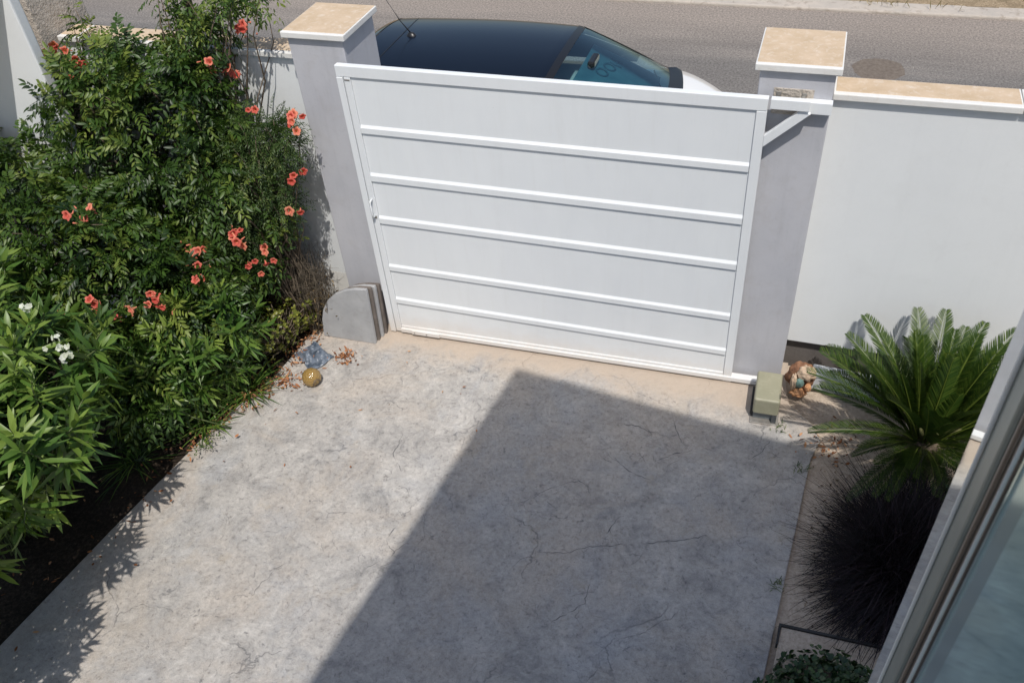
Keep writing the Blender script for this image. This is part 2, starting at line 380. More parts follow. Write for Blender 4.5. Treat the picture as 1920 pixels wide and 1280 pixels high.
def cracks():
    V = []; F = []
    rr = random.Random(5)
    def ribbon(pts, w0):
        P = [Vector((x, y, 0)) for x, y in pts]; fine = []
        for a, b in zip(P, P[1:]):
            n = max(2, int((b - a).length / 0.014))
            for i in range(n): fine.append(a.lerp(b, i / n))
        fine.append(P[-1]); N = len(fine)
        if N < 3: return
        k0 = len(V)
        for i, p in enumerate(fine):
            t = (fine[min(i + 1, N - 1)] - fine[max(i - 1, 0)]).normalized(); nn = Vector((-t.y, t.x, 0))
            q = p + nn * (0.030 * mnoise.noise(Vector((p.x * 5, p.y * 5, w0 * 900))) + 0.012 * mnoise.noise(Vector((p.x * 30, p.y * 30, 1))) + rr.gauss(0, 0.0012))
            ww = w0 * max(0.12, (0.55 + 0.9 * mnoise.noise(Vector((p.x * 22, p.y * 22, 8))))) * min(1, 5 * i / N + .1, 5 * (N - 1 - i) / N + .1)
            for sg in (-1, 1):
                v = q + nn * ww * sg; V.append((v.x, v.y, GZ(v.x) + 0.0012))
        for i in range(N - 1): F.append((k0 + 2 * i, k0 + 2 * i + 2, k0 + 2 * i + 3, k0 + 2 * i + 1))
    for c in CRACKS:
        ribbon(c, rr.uniform(0.0022, 0.0034))
        for _ in range(3):
            a = Vector((*rr.choice(c[:-1]), 0)) + Vector((rr.gauss(0, .03), rr.gauss(0, .03), 0)); an = rr.uniform(0, 6.28)
            m = a + Vector((math.cos(an), math.sin(an), 0)) * rr.uniform(.04, .1); e = m + Vector((math.cos(an + rr.gauss(0, .6)), math.sin(an + rr.gauss(0, .6)), 0)) * rr.uniform(.03, .09)
            ribbon([(a.x, a.y), (m.x, m.y), (e.x, e.y)], rr.uniform(0.0010, 0.0018))
    m, nt, p = newmat('crack_shadow_gap'); p.inputs['Base Color'].default_value = (0.10, 0.10, 0.105, 1); p.inputs['Roughness'].default_value = 1
    struct(mesh_obj('driveway_cracks', V, F, m), 'dark hairline cracks in the driveway slab')
cracks()
# round cover in the road
def manhole():
    t = thing('manhole_cover', 'round brown stained manhole cover in the asphalt street', 'manhole cover', (3.65, 5.48, 0.0))
    prof = [(0.0, 0.004), (0.24, 0.004), (0.28, 0.002), (0.30, -0.01)]
    mm = mottled('rusty_iron', (0.12, 0.095, 0.075), (0.20, 0.165, 0.13), 25, 0.85, 0.8, 80, 0.01)
    V, F = lathe(prof, 40); V = [(x * (1 + .10 * mnoise.noise(Vector((x * 9, y * 9, 1)))), y * (1 + .14 * mnoise.noise(Vector((x * 9, y * 9, 4)))), z) for x, y, z in V]; mesh_obj('lid', V, F, mm, t)
manhole()
# dry tufts and stones along the kerb
def verge_tufts():
    base = []; d = []; L = []
    for i in range(5200):
        x = rng.uniform(-12, 16); y = 7.16 + abs(rng.normal(0, 1.3)); z = 0.04
        if mnoise.noise(Vector((x * 1.3, y * 1.5, 5))) < -0.05: continue
        base.append((x, y, z)); a = rng.uniform(0, 6.28); s = rng.uniform(0.2, 0.9)
        d.append((math.cos(a) * s, math.sin(a) * s, 1)); L.append(rng.uniform(0.04, 0.16))
    return base, d, L

# ------------------------------------------------------------------ leaves
def nrm(a): return a / np.maximum(np.linalg.norm(a, axis=-1, keepdims=True), 1e-9)

def leaves(base, dirs, ups, L, W, droop=0.15, fold=0.25, tint=None, prof=((0.35, 0.9), (0.72, 0.72))):
    """base,dirs,ups: Nx3; returns verts, quads, tris, tints; each leaf is folded on its midrib and droops to its tip"""
    base = np.asarray(base, float); N = len(base)
    d = nrm(np.asarray(dirs, float)); u = np.asarray(ups, float)
    s = nrm(np.cross(d, u)); u = nrm(np.cross(s, d))
    L = np.broadcast_to(np.asarray(L, float), (N,))[:, None]; W = np.broadcast_to(np.asarray(W, float), (N,))[:, None]
    dr = np.broadcast_to(np.asarray(droop, float), (N,))[:, None]
    P = [base]
    for t, wv in prof:
        c = base + d * L * t - u * L * dr * t * t
        P += [c - s * W * wv * 0.5 + u * W * fold * wv * 0.5, c, c + s * W * wv * 0.5 + u * W * fold * wv * 0.5]
    P.append(base + d * L - u * L * dr)
    V = np.stack(P, 1).reshape(-1, 3)
    o = (np.arange(N) * 8)[:, None]
    Q = np.concatenate([o + np.array([[1, 4, 5, 2]]), o + np.array([[2, 5, 6, 3]])])
    T = np.concatenate([o + np.array([[0, 1, 2]]), o + np.array([[0, 2, 3]]), o + np.array([[4, 7, 5]]), o + np.array([[5, 7, 6]])])
    if tint is None: tint = rng.uniform(0, 1, N)
    return V, Q, T, np.repeat(np.asarray(tint, float), 8)

def merge(parts):
    Vs, Qs, Ts, Cs = [], [], [], []; n = 0
    for V, Q, T, c in parts:
        Vs.append(V); Qs.append(Q + n); Ts.append(T + n); Cs.append(c); n += len(V)
    return np.concatenate(Vs), np.concatenate(Qs), np.concatenate(Ts), np.concatenate(Cs)

def leaf_obj(name, parts, mat, parent=None, smooth=True):
    V, Q, T, c = merge(parts)
    return np_mesh(name, V, Q, mat, parent, c, smooth, T)

def shell_points(lobes, n, r0=0.8, r1=1.05, keep=lambda p: True, inner=0.72, upbias=True):
    """points near the surface of a union of ellipsoids, with outward directions"""
    vol = np.array([l[3] * l[4] + l[4] * l[5] + l[3] * l[5] for l in lobes]); vol /= vol.sum()
    P = []; D = []
    while len(P) < n:
        k = rng.choice(len(lobes), p=vol); l = lobes[k]
        v = rng.normal(size=3); v /= np.linalg.norm(v)
        rr = rng.uniform(r0, r1) * (1 + 0.22 * mnoise.noise(Vector(v * 2.6 + k)) + 0.08 * mnoise.noise(Vector(v * 6 + k)))
        c = np.array(l[:3]); r = np.array(l[3:])
        p = c + v * r * rr
        if not keep(p): continue
        if any((((p - np.array(m[:3])) / np.array(m[3:])) ** 2).sum() < inner ** 2 for j, m in enumerate(lobes) if j != k): continue
        P.append(p); D.append(nrm(v / r))
    return np.array(P), np.array(D)

def above(p): return p[2] > GZ(p[0]) + 0.03 and not (p[1] > 0.17 and p[2] < 2.27 and p[0] > -2.5)

def ortho(D):
    a = nrm(np.cross(D, rng.normal(size=D.shape))); return a, np.cross(D, a)

# struct verge plants
def verge():
    b, d, L = verge_tufts()
    V, Q, T, c = leaves(b, d, rng.normal(size=(len(b), 3)), L, 0.012, 0.4)
    m = leaf_mat('straw', (0.10, 0.09, 0.04), (0.30, 0.24, 0.13), (0.55, 0.45, 0.28), 0.8, 0.1, 0.1)
    o = np_mesh('dry_grass', V, Q, m, None, c, True, T)
    tag(o, 'dry straw coloured grass on the verge across the street', 'grass', None, 'stuff')
verge()

# ------------------------------------------------------------------ walls and pillars
def coping(parent, x0, x1, y0, y1, z, name='coping'):
    o = boxo(name, (x0, x1, y0, y1, z - 0.042, z), M['trim'], parent, 0.004)
    t = boxo('tile', (x0 + 0.012, x1 - 0.012, y0 + 0.035, y1 - 0.012, z - 0.002, z + 0.004), M['tan_stone'], o, 0.002)
    return o
WF, WB = 0.245, 0.415
def wall(name, label, x0, x1, tile_w=1.9, rev=False):
    t = thing(name, label, 'wall', ((x0 + x1) / 2, 0.33, 0)); t_loc = Vector(t.location)
    def P(o): o.parent = t; o.matrix_parent_inverse = Matrix.Translation(-t_loc); return o
    z0 = 0.305
    P(boxo('wall_face', (x0, x1, WF, WB, z0, 2.16), M['white_paint'], None, 0.003))
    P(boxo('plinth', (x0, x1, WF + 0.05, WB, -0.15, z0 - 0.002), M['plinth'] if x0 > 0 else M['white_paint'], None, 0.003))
    if x0 < 0: P(boxo('foot', (x0, x1, WF, WF + 0.049, -0.15, z0 - 0.001), M['trim'], None, 0))
    x = x0 + 0.0 if x0 > 0 else x1
    k = 0
    while (x < x1 - 0.02) if x0 > 0 else (x > x0 + 0.02):
        a, b = (x, min(x + tile_w, x1)) if x0 > 0 else (max(x - tile_w, x0), x)
        c = boxo('coping', (a + 0.002, b - 0.002, WF - 0.03, WB + 0.03, 2.162, 2.202), M['trim'], None, 0.005)
        P(c)
        tl = boxo('tile', (a + 0.014, b - 0.012, WF + 0.008, WB + 0.018, 2.200, 2.206), M['tan_stone'], c, 0.002)
        x = b if x0 > 0 else a
    return t
wall('garden_wall', 'white garden wall with tan coping right of the gate, behind the cycad', 3.058, 8.5, 0.98)
wall('garden_wall', 'white garden wall with tan coping left of the gate, behind the flowering vine', -2.43, -0.358, 1.9)

def pillar(label, x0, x1):
    t = thing('gate_pillar', label, 'pillar', ((x0 + x1) / 2, 0.31, 0), 0, None)
    cx = (x0 + x1) / 2; hw = (x1 - x0) / 2
    boxo('shaft', (-hw, hw, -0.225, 0.225, -0.12, 2.378), M['lilac'], t, 0.006)
    c = boxo('cap', (-hw - .028, hw + .028, -0.253, 0.253, 2.380, 2.420), M['trim'], t, 0.005)
    boxo('tile', (-hw - .020, hw + .020, -0.225, 0.246, 2.419, 2.423), M['tan_stone'], c, 0.002)
    return t
pillar('lilac grey gate pillar with flat tan cap, left of the gate beside the vine', -0.355, 0.048)
prt = pillar('lilac grey gate pillar with flat tan cap and bolted plate, right of the gate', 2.650, 3.055)
# stone plate with two bolts near the top of the right pillar
pl = boxo('anchor_plate', (2.738 - 2.8525, 2.955 - 2.8525, -0.2295, -0.222, 2.12, 2.277), M['rough_beige'], prt, 0.002)
for bx in (2.768, 2.906):
    V, F = join(*[box(bx - .014 - 2.8525, bx + .014 - 2.8525, -0.240, -0.2296, z - .016, z + .016) for z in (2.245, 2.205)])
    o = mesh_obj('bolt', V, F, M['steel'], pl); bevel(o, .004)
# ------------------------------------------------------------------ sliding gate
def rib(x0, x1, zb, h, yp, d=0.012):
    # a pressed rail: square foot below, sloped lit top
    pr = [(yp, zb), (yp - d, zb), (yp - d, zb + h * 0.66), (yp, zb + h)]
    V = [(x, y, z) for x in (x0, x1) for y, z in pr]
    F = [(0, 1, 2, 3), (7, 6, 5, 4), (0, 4, 5, 1), (1, 5, 6, 2), (2, 6, 7, 3), (3, 7, 4, 0)]
    return V, F
def gate():
    t = thing('sliding_gate', 'wide white metal sliding gate with horizontal ribs between the two pillars', 'gate', (1.36, 0.03, 0))
    X = -1.36; Y = -0.03
    bl = lambda x: GZ(x)
    W = 2.72; g = M['gate']
    # panel sheet, leaning frame front at y=0
    def gb(name, b, bev=0.003, par=t):
        return boxo(name, (b[0] + X, b[1] + X, b[2] + Y, b[3] + Y, b[4], b[5]), g, par, bev)
    V, F = prism([(0.10, 0), (2.66, 0)], 0, 0) if False else (None, None)
    zs = [2.168, 1.770, 1.396, 1.040, 0.608, 0.288, 0.05]
    tops = [None, 1.830, 1.462, 1.105, 0.667, 0.345]
    for i in range(6):
        zt = zs[i]; zb = tops[i + 1] if i < 5 else 0.06
        gb('panel', (0.10, 2.66, 0.012, 0.020, zb - 0.002, zt + 0.002), 0)
    for i in range(1, 6):
        V, F = rib(0.101 + X, 2.659 + X, zs[i] + 0.002, tops[i] - zs[i], 0.013 + Y, 0.013)
        V = [(x, y, z) for x, y, z in V]
        o = mesh_obj('rib', V, F, g, t)
        b2 = boxo('rib_back', (0.101 + X, 2.659 + X, 0.0132 + Y, 0.020 + Y, zs[i], tops[i]), g, o, 0)
    fr = gb('frame', (0.0, 2.72, 0.0, 0.045, 2.17, 2.247), 0.004)
    gb('stile', (0.0, 0.046, -0.004, 0.045, -0.02, 2.168), 0.003)
    gb('stile', (0.052, 0.098, 0.0, 0.045, -0.01, 2.168), 0.003)
    gb('stile', (2.662, 2.72, 0.0, 0.045, 0.035, 2.168), 0.003)
    # bottom running rail, sloping with the ground
    def sl(x0, x1, y0, y1, h0, h1):
        V = [(x + X, y + Y, GZ(x) + h) for h in (h0, h1) for x, y in ((x0, y0), (x1, y0), (x1, y1), (x0, y1))]
        F = [(0, 3, 2, 1), (4, 5, 6, 7), (0, 1, 5, 4), (1, 2, 6, 5), (2, 3, 7, 6), (3, 0, 4, 7)]
        return V, F
    o = mesh_obj('bottom_rail', *join(sl(0.10, 2.90, -0.012, 0.045, 0.022, 0.060)), g, t); bevel(o, .003)
    o2 = mesh_obj('kick_strip', *sl(0.102, 2.659, 0.002, 0.03, 0.0605, 0.082), g, t)
    # track on the ground
    o = mesh_obj('ground_track', *sl(0.06, 2.95, 0.006, 0.022, -0.002, 0.012), M['steel'], t)
    for wx in (0.42, 2.3):
        V, F = lathe([(0.0, -0.01), (0.03, -0.01), (0.03, 0.01), (0.0, 0.01)], 18)
        V = [(x + wx + X, z + 0.03 + Y, y + 0.030 + GZ(wx)) for x, y, z in V]
        mesh_obj('wheel', V, F, M['dark'], t)
    # small wheel housing at the left end
    V, F = sl(0.20, 0.44, -0.026, -0.012, 0.026, 0.066); o = mesh_obj('wheel_cover', V, F, g, t); bevel(o, .004)
    for sx in (0.225, 0.33): 
        V, F = lathe([(0.0, 0.004), (0.006, 0.003), (0.007, 0)], 10)
        V = [(x + sx + X, -z - 0.026 + Y, y + 0.045 + GZ(sx)) for x, y, z in V]; mesh_obj('screw', V, F, M['steel'], o)
    # pull handle
    V, F = tube([(0.074 + X, 0.0 + Y, 1.245), (0.074 + X, -0.028 + Y, 1.24), (0.074 + X, -0.038 + Y, 1.21), (0.074 + X, -0.038 + Y, 1.14), (0.074 + X, -0.028 + Y, 1.11), (0.074 + X, 0.0 + Y, 1.105)], 0.007, 10)
    h = mesh_obj('handle', V, F, g, t, True)
    V, F = box(0.062 + X, 0.088 + X, -0.004 + Y, 0.0 + Y, 1.085, 1.105); mesh_obj('latch_plate', V, F, M['steel'], h)
    # hinge screw cover marks top left
    V, F = box(0.056 + X, 0.094 + X, -0.003 + Y, 0.0 + Y, 2.148, 2.156); mesh_obj('catch', V, F, M['steel'], t)
gate()
# guide bracket on the right pillar
def bracket():
    t = thing('gate_guide_bracket', 'white metal guide bracket with diagonal brace on the right pillar', 'bracket', (2.9, 0.05, 2.2))
    X, Y, Z = -2.9, -0.05, -2.2
    boxo('front_arm', (2.733 + X, 2.945 + X, -0.012 + Y, 0.030 + Y, 2.192 + Z, 2.252 + Z), M['gate'], t, 0.003)
    boxo('rear_arm', (2.880 + X, 3.062 + X, 0.032 + Y, 0.084 + Y, 2.158 + Z, 2.228 + Z), M['gate'], t, 0.003)
    # brace
    V = [(x + X, y + Y, z + Z) for y in (0.0, 0.028) for x, z in ((2.7205, 1.945), (2.955, 2.172), (2.90, 2.191), (2.7205, 2.018))]
    F = [(0, 1, 2, 3), (7, 6, 5, 4), (0, 4, 5, 1), (1, 5, 6, 2), (2, 6, 7, 3), (3, 7, 4, 0)]
    o = mesh_obj('brace', V, F, M['gate'], t); bevel(o, .003)
bracket()
# gate motor beside the right pillar
def motor():
    t = thing('gate_motor', 'beige boxy gate motor on the ground at the foot of the right pillar', 'gate motor', (2.985, -0.20, GZ(2.98)), R(1.5))
    plm = mottled('beige_plastic', (0.27, 0.262, 0.18), (0.32, 0.305, 0.215), 6, 0.5, 0.06, 90, 0.002, (0.46, 0.42, 0.32), 0.4)
    o = boxo('cover', (-.085, .085, -.155, .135, .085, .225), plm, t, 0.016); o.modifiers['bevel'].segments = 4
    boxo('base', (-.078, .078, -.120, .130, .012, .0848), mottled('grey_metal', (0.10, 0.12, 0.13), (0.16, 0.18, 0.19), 12, 0.5, 0), t, 0.004)
    boxo('foot_plate', (-.095, .095, -.165, .14, 0.0, .0115), M['steel'], t, 0.002)
    boxo('side_rack', (-.100, -.0785, -.10, .12, .02, .075), M['dark'], t, 0.002)
    boxo('leg', (.045, .078, -.150, -.1205, .012, .083), mottled('dark_metal', (0.05, 0.055, 0.06), (0.07, 0.075, 0.08), 12, 0.5, 0), t, 0.002)
motor()
# stacked boards with rounded corners leaning on left pillar
def boards():
    prof = []
    # outline in (x, z): lower left, rounded shoulder, lower right
    base = [(-0.535, -0.012), (-0.515, 0.16), (-0.485, 0.26), (-0.425, 0.36), (-0.345, 0.435), (-0.255, 0.485), (-0.16, 0.515), (-0.06, 0.525), (-0.055, 0.50), (-0.062, -0.005)]
    mb = mottled('weathered_board', (0.33, 0.335, 0.345), (0.43, 0.435, 0.44), 5, 0.75, 0.3, 50, 0.004, (0.24, 0.225, 0.21), 0.45)
    md = mottled('dark_board', (0.10, 0.085, 0.075), (0.20, 0.17, 0.15), 9, 0.8, 0.3, 50, 0.004)
    labs = ['pale grey round shouldered board, frontmost of the stack leaning on the left pillar',
            'dark edged board directly behind the front one in the stack by the left pillar',
            'grey board third from the front in the stack leaning on the left pillar',
            'hindmost board of the stack, touching the left pillar']
    for k in range(4):
        y0 = -0.150 + k * 0.045; dx = 0.012 * k; th = 0.030
        V = []; n = len(base)
        for y in (0, th):
            for x, z in base:
                V.append((x - (-0.3) + dx, y + z * 0.05, (z + 0.010) * (1 - 0.03 * k) - 0.0))
        F = [tuple(range(n)), tuple(range(2 * n - 1, n - 1, -1))] + [(i, n + i, n + (i + 1) % n, (i + 1) % n) for i in range(n)]
        o = mesh_obj('leaning_board', V, F, mb if k in (0, 2) else md); bevel(o, 0.003)
        o.location = (-0.3, y0 - 0.02, GZ(-0.3) + 0.002)
        tag(o, labs[k], 'board', 'boards stacked against the left pillar')
boards()

# ------------------------------------------------------------------ left boundary: neighbour side
def neighbour():
    o = boxo('boundary_pillar', (-4.2, -2.455, 0.10, 0.62, -0.15, 3.0), M['rough_beige'], None, 0.01)
    tag(o, 'rough beige rendered wall at the far left beyond the end of the white wall', 'wall')
    t = thing('neighbour_house', 'white neighbouring house corner at the far left behind the vine', 'house', (-3.3, -0.35, 0))
    boxo('wall', (-1.1, 1.165, 0.05, 0.13, -0.15, 2.74), M['white_paint'], t, 0.01)
    v, f = prism([(1.14, 0.048), (-1.1, 0.048), (-1.1, -2.4), (0.18, -2.4)], 2.742, 2.82)  # unseen slab added to cast the slanting shadow on this wall
    mesh_obj('shadow_canopy', v, f, M['white_paint'], t)
    V, F = tube([(0.45, 0.0, 1.0), (0.45, 0.0, 2.73)], 0.012, 8); mesh_obj('downpipe', V, F, M['gate'], t, True)
neighbour()

# ------------------------------------------------------------------ the house the photo is taken from
HK = Vector((2.787, -3.695, 0)); HA = R(-7.5)
def house():
    t = thing('house', 'white house with roof slab and glazed balcony from which the yard is seen', 'house', HK, HA)
    wm = M['white_paint']
    boxo('roof', (0, 8.5, -9.5, 0.0, 6.80, 7.0), wm, t, 0.01)
    boxo('lower_wall', (0.10, 8.4, -9.3, -0.85, -0.2, 2.98), wm, t, 0.01)
    boxo('balcony_floor', (0.0, 8.45, -9.35, -0.80, 2.985, 3.10), M['trim'], t, 0.006)
    boxo('upper_wall', (0.10, 8.4, -9.3, -2.2, 3.102, 6.798), wm, t, 0.01)
    # glass side screen: aluminium post with a pane either side
    gm, nt, p = newmat('reflective_glass')
    p.inputs['Base Color'].default_value = (0.84, 0.90, 0.90, 1); p.inputs['Metallic'].default_value = 1.0; p.inputs['Roughness'].default_value = 0.03
    mp = nt.nodes.new('ShaderNodeMapping'); mp.inputs['Scale'].default_value = (1, 1, 1.0)
    g = nt.nodes.new('ShaderNodeNewGeometry'); nt.links.new(g.outputs['Position'], mp.inputs[0])
    bump(nt, p, noise(nt, 9, 3, 0.5, 0, mp.outputs[0]), 0.03, 0.004)
    tm, nt, p = newmat('teal_tinted_glass')
    p.inputs['Base Color'].default_value = (0.47, 0.82, 0.84, 1); p.inputs['Metallic'].default_value = 1.0; p.inputs['Roughness'].default_value = 0.05
    bump(nt, p, noise(nt, 5, 3, 0.5), 0.03, 0.004)
    dm, nt, p = newmat('dark_teal_glass')
    p.inputs['Base Color'].default_value = (0.22, 0.42, 0.46, 1); p.inputs['Metallic'].default_value = 1.0; p.inputs['Roughness'].default_value = 0.12
    al = mottled('brushed_aluminium', (0.21, 0.235, 0.22), (0.27, 0.295, 0.27), 20, 0.42, 0, metallic=0.5)
    dk = mottled('bronze_aluminium', (0.10, 0.085, 0.075), (0.14, 0.12, 0.105), 20, 0.35, 0, metallic=0.8)
    # the screen stands a hand's breadth right of the camera, square to the facade
    s = thing('glass_screen', 'tall glass side screen with metal post at the right edge of the picture', 'glass screen', (3.0622, -4.6892, 0), R(-6.3))
    boxo('outer_pane', (0, 0.008, 0.688, 0.790, 3.102, 6.798), gm, s, 0.0)
    post = boxo('post', (-0.006, 0.05, 0.627, 0.686, 3.102, 6.798), al, s, 0.004)
    boxo('post_lip', (-0.010, -0.0065, 0.679, 0.685, 3.102, 6.798), M['trim'], post, 0.001)
    p2 = boxo('inner_post', (-0.002, 0.05, 0.576, 0.626, 3.102, 6.798), dk, s, 0.003)
    boxo('bronze_seal', (-0.006, -0.0025, 0.602, 0.606, 3.102, 6.798), mottled('bronze_seal', (0.24, 0.19, 0.145), (0.28, 0.22, 0.17), 9, 0.4, 0), p2, 0.001)
    boxo('edge_trim', (-0.006, -0.0025, 0.5745, 0.5760, 3.102, 6.798), M['trim'], p2, 0.001)
    boxo('gasket_pane', (0, 0.008, 0.509, 0.574, 3.102, 6.798), dm, s, 0.0)
    boxo('inner_pane', (-0.002, 0.008, -0.85, 0.507, 3.102, 6.798), tm, s, 0.0)
house()

# ------------------------------------------------------------------ parked car
def car():
    cx, cy = 0.35, 2.30
    t = thing('parked_car', 'white parked hatchback with dark blue roof on the street behind the gate', 'car', (cx, cy, 0))
    wm, nt, p = newmat('white_car_paint'); p.inputs['Base Color'].default_value = (0.78, 0.77, 0.74, 1); p.inputs['Roughness'].default_value = 0.3; p.inputs['Coat Weight'].default_value = 0.6; p.inputs['Coat Roughness'].default_value = 0.05
    rm, nt, p = newmat('dark_blue_car_paint'); p.inputs['Base Color'].default_value = (0.004, 0.007, 0.014, 1); p.inputs['Roughness'].default_value = 0.3; p.inputs['Specular IOR Level'].default_value = 0.2; p.inputs['Coat Weight'].default_value = 0.45; p.inputs['Coat Roughness'].default_value = 0.04
    bk, nt, p = newmat('black_trim'); p.inputs['Base Color'].default_value = (0.012, 0.012, 0.013, 1); p.inputs['Roughness'].default_value = 0.35
    gl, nt, p = newmat('windscreen_glass')
    tr = nt.nodes.new('ShaderNodeBsdfTransparent'); tr.inputs[0].default_value = (0.50, 0.72, 0.76, 1)
    gs = nt.nodes.new('ShaderNodeBsdfGlossy'); gs.inputs['Roughness'].default_value = 0.02; gs.inputs[0].default_value = (0.8, 0.95, 1, 1)
    mx = nt.nodes.new('ShaderNodeMixShader'); lw = nt.nodes.new('ShaderNodeFresnel'); lw.inputs[0].default_value = 1.9
    nt.links.new(lw.outputs[0], mx.inputs[0]); nt.links.new(tr.outputs[0], mx.inputs[1]); nt.links.new(gs.outputs[0], mx.inputs[2])
    nt.links.new(mx.outputs[0], nt.nodes['Material Output'].inputs[0])
    dg, nt, p = newmat('dark_side_glass'); p.inputs['Base Color'].default_value = (0.01, 0.013, 0.016, 1); p.inputs['Roughness'].default_value = 0.05
    # coordinates relative to (cx,cy); car faces +x, length from -1.95 to 2.1
    def smooth(a, b, x):
        q = min(1, max(0, (x - a) / (b - a))); return q * q * (3 - 2 * q)
    def halfw(x):   # plan half width at the belt
        return 0.83 * (1 - 0.30 * smooth(1.25, 2.12, x) ** 1.6) * (1 - 0.22 * smooth(-1.3, -1.98, x))
    def belt(x):    # belt height
        return 1.0 - 0.22 * smooth(1.15, 2.25, x) ** 1.3 - 0.04 * smooth(-1.2, -2, x)
    # lower body loft
    xs = np.linspace(-1.95, 2.10, 46); prof = [(0.0, 0.02), (0.55, 0.02), (0.86, 0.0), (0.98, 0.06), (1.02, 0.30), (1.0, 0.62), (0.97, 0.86), (0.90, 0.97), (0.74, 0.995), (0.35, 1.01), (0.0, 1.015)]
    V = []; F = []
    n = len(prof) * 2 - 2
    for x in xs:
        e = 1.0
        if x > 1.75: e = math.sqrt(max(0.02, 1 - ((x - 1.75) / 0.36) ** 2))
        if x < -1.75: e = math.sqrt(max(0.05, 1 - ((-1.75 - x) / 0.22) ** 2))
        full = [(py, pz) for py, pz in prof] + [(-py, pz) for py, pz in prof[-2:0:-1]]
        hw = halfw(x) * (0.80 + 0.20 * e); zb = belt(x)
        for py, pz in full:
            z = 0.22 + (zb - 0.22) * pz
            z = 0.55 + (z - 0.55) * (0.35 + 0.65 * e)
            V.append((x, py * hw, z))
    for i in range(len(xs) - 1):
        for k in range(n):
            a = i * n + k; b = i * n + (k + 1) % n
            F.append((a, b, b + n, a + n))
    F.append(tuple(range(n - 1, -1, -1))); F.append(tuple((len(xs) - 1) * n + k for k in range(n)))
    body = mesh_obj('body', V, F, wm, t, True)
    # greenhouse: rings from belt up to the roof
    def ring(u, v):
        """u 0..1 rear to front along the top, v -1..1 across"""
        # top centreline x and z
        X = -1.80 + 3.20 * u
        if X < -1.25: zt = 0.98 + (1.45 - 0.98) * smooth(-1.86, -1.18, X)
        elif X < 0.50: zt = 1.452 - 0.020 * ((X + 0.35) / 0.9) ** 2
        else: zt = 1.433 - (1.433 - 0.99) * min(1, ((X - 0.50) / 0.90)) ** 1.12
        av = abs(v)
        wtop = 0.62 - 0.10 * smooth(-1.0, -1.8, X) + 0.06 * smooth(0.5, 1.3, X) - 0.05 * smooth(0.2, -1.2, X)
        wb = 0.80 - 0.06 * smooth(-1.0, -1.8, X)
        # across: the first 0.72 of v is the crowned top, the rest drops to the belt
        if av <= 0.72:
            q = av / 0.72; y = wtop * q; z = zt - 0.055 * q ** 2.2 - 0.0
        else:
            q = (av - 0.72) / 0.28; y = wtop + (wb - wtop) * q ** 0.9; z0 = zt - 0.055; z = z0 + (min(0.98, z0) - z0) * q ** 1.1
        bow = 0.17 * smooth(0.1, 1.4, X) * (1 - (min(av, 1)) ** 2.0) - 0.10 * smooth(-0.8, -1.8, X) * (1 - av ** 2)
        return (X + bow - 0.06 * smooth(0.1, 1.4, X), math.copysign(y, v), z)
    def patch(name, u0, u1, v0, v1, mat, nu=24, nv=24, off=0.0, par=None):
        V = []; F = []
        for i in range(nu + 1):
            for j in range(nv + 1):
                x, y, z = ring(u0 + (u1 - u0) * i / nu, v0 + (v1 - v0) * j / nv)
                V.append((x, y * (1 + off * 0.6), z + off))
        for i in range(nu):
            for j in range(nv):
                a = i * (nv + 1) + j; F.append((a, a + nv + 1, a + nv + 2, a + 1))
        return mesh_obj(name, V, F, mat, par or t, True)
    uW = (0.53 + 1.80) / 3.20; uR = (-1.22 + 1.80) / 3.20
    patch('roof', uR, uW, -0.80, 0.80, rm, 30, 30)
    patch('rear_window', 0.02, uR - 0.004, -0.70, 0.70, dg, 12, 20)
    for s in (-1, 1):
        a, b = sorted((0.80 * s, 0.99 * s))
        patch('side_window', uR, uW + 0.16, a, b, dg, 24, 8)
        a, b = sorted((0.70 * s, 0.80 * s))
        pr = patch('windscreen_pillar', uW, 0.985, a, b, bk, 20, 6, 0.004)
        patch('rear_pillar', 0.02, uR, *sorted((0.70 * s, 0.99 * s)), rm, 12, 8)
    ws = patch('windscreen', uW + 0.004, 0.975, -0.70, 0.70, gl, 20, 24)
    patch('windscreen_frame', uW - 0.012, uW + 0.006, -0.76, 0.76, bk, 3, 24, 0.003, ws)
    # cowl: black curved strip at the foot of the windscreen
    V = []; F = []
    for j in range(25):
        v = -0.80 + 1.6 * j / 24; x, y, z = ring(0.972, v); x2, y2, z2 = ring(1.0, v)
        V += [(x - 0.01, y * 1.0, z + 0.006), (x2 - 0.02, y2 * 1.0, max(z2, 0.985) + 0.012), (x2 + 0.025, y2 * 1.0, 0.975)]
    for j in range(24):
        a = j * 3; F += [(a, a + 1, a + 4, a + 3), (a + 1, a + 2, a + 5, a + 4)]
    cw = mesh_obj('cowl', V, F, bk, t, True)
    # wipers
    V, F = join(tube([(1.42, -0.55, 0.955), (1.30, -0.05, 1.01), (1.27, 0.10, 1.03)], 0.008, 6), tube([(1.46, 0.0, 0.955), (1.28, 0.35, 1.03), (1.22, 0.50, 1.05)], 0.008, 6))
    mesh_obj('wiper', V, F, bk, cw, True)
    # sunshade behind the windscreen: blue reflective sheet with faint darker round lettering
    sh, nt, p = newmat('blue_sunshade')
    c = ramp(nt, noise(nt, 5, 4, 0.5), [(0.35, (0.045, 0.125, 0.165)), (0.65, (0.085, 0.19, 0.23))]); nt.links.new(c, p.inputs['Base Color']); p.inputs['Roughness'].default_value = 0.5
    V = []; F = []
    for i in range(13):
        for j in range(17):
            x, y, z = ring(uW + 0.045 + (0.95 - uW - 0.045) * i / 12, -0.66 + 1.12 * j / 16); V.append((x - 0.02, y, z - 0.035))
    for i in range(12):
        for j in range(16):
            a = i * 17 + j; F.append((a, a + 17, a + 18, a + 1))
    shade = mesh_obj('sunshade', V, F, sh, t, True)
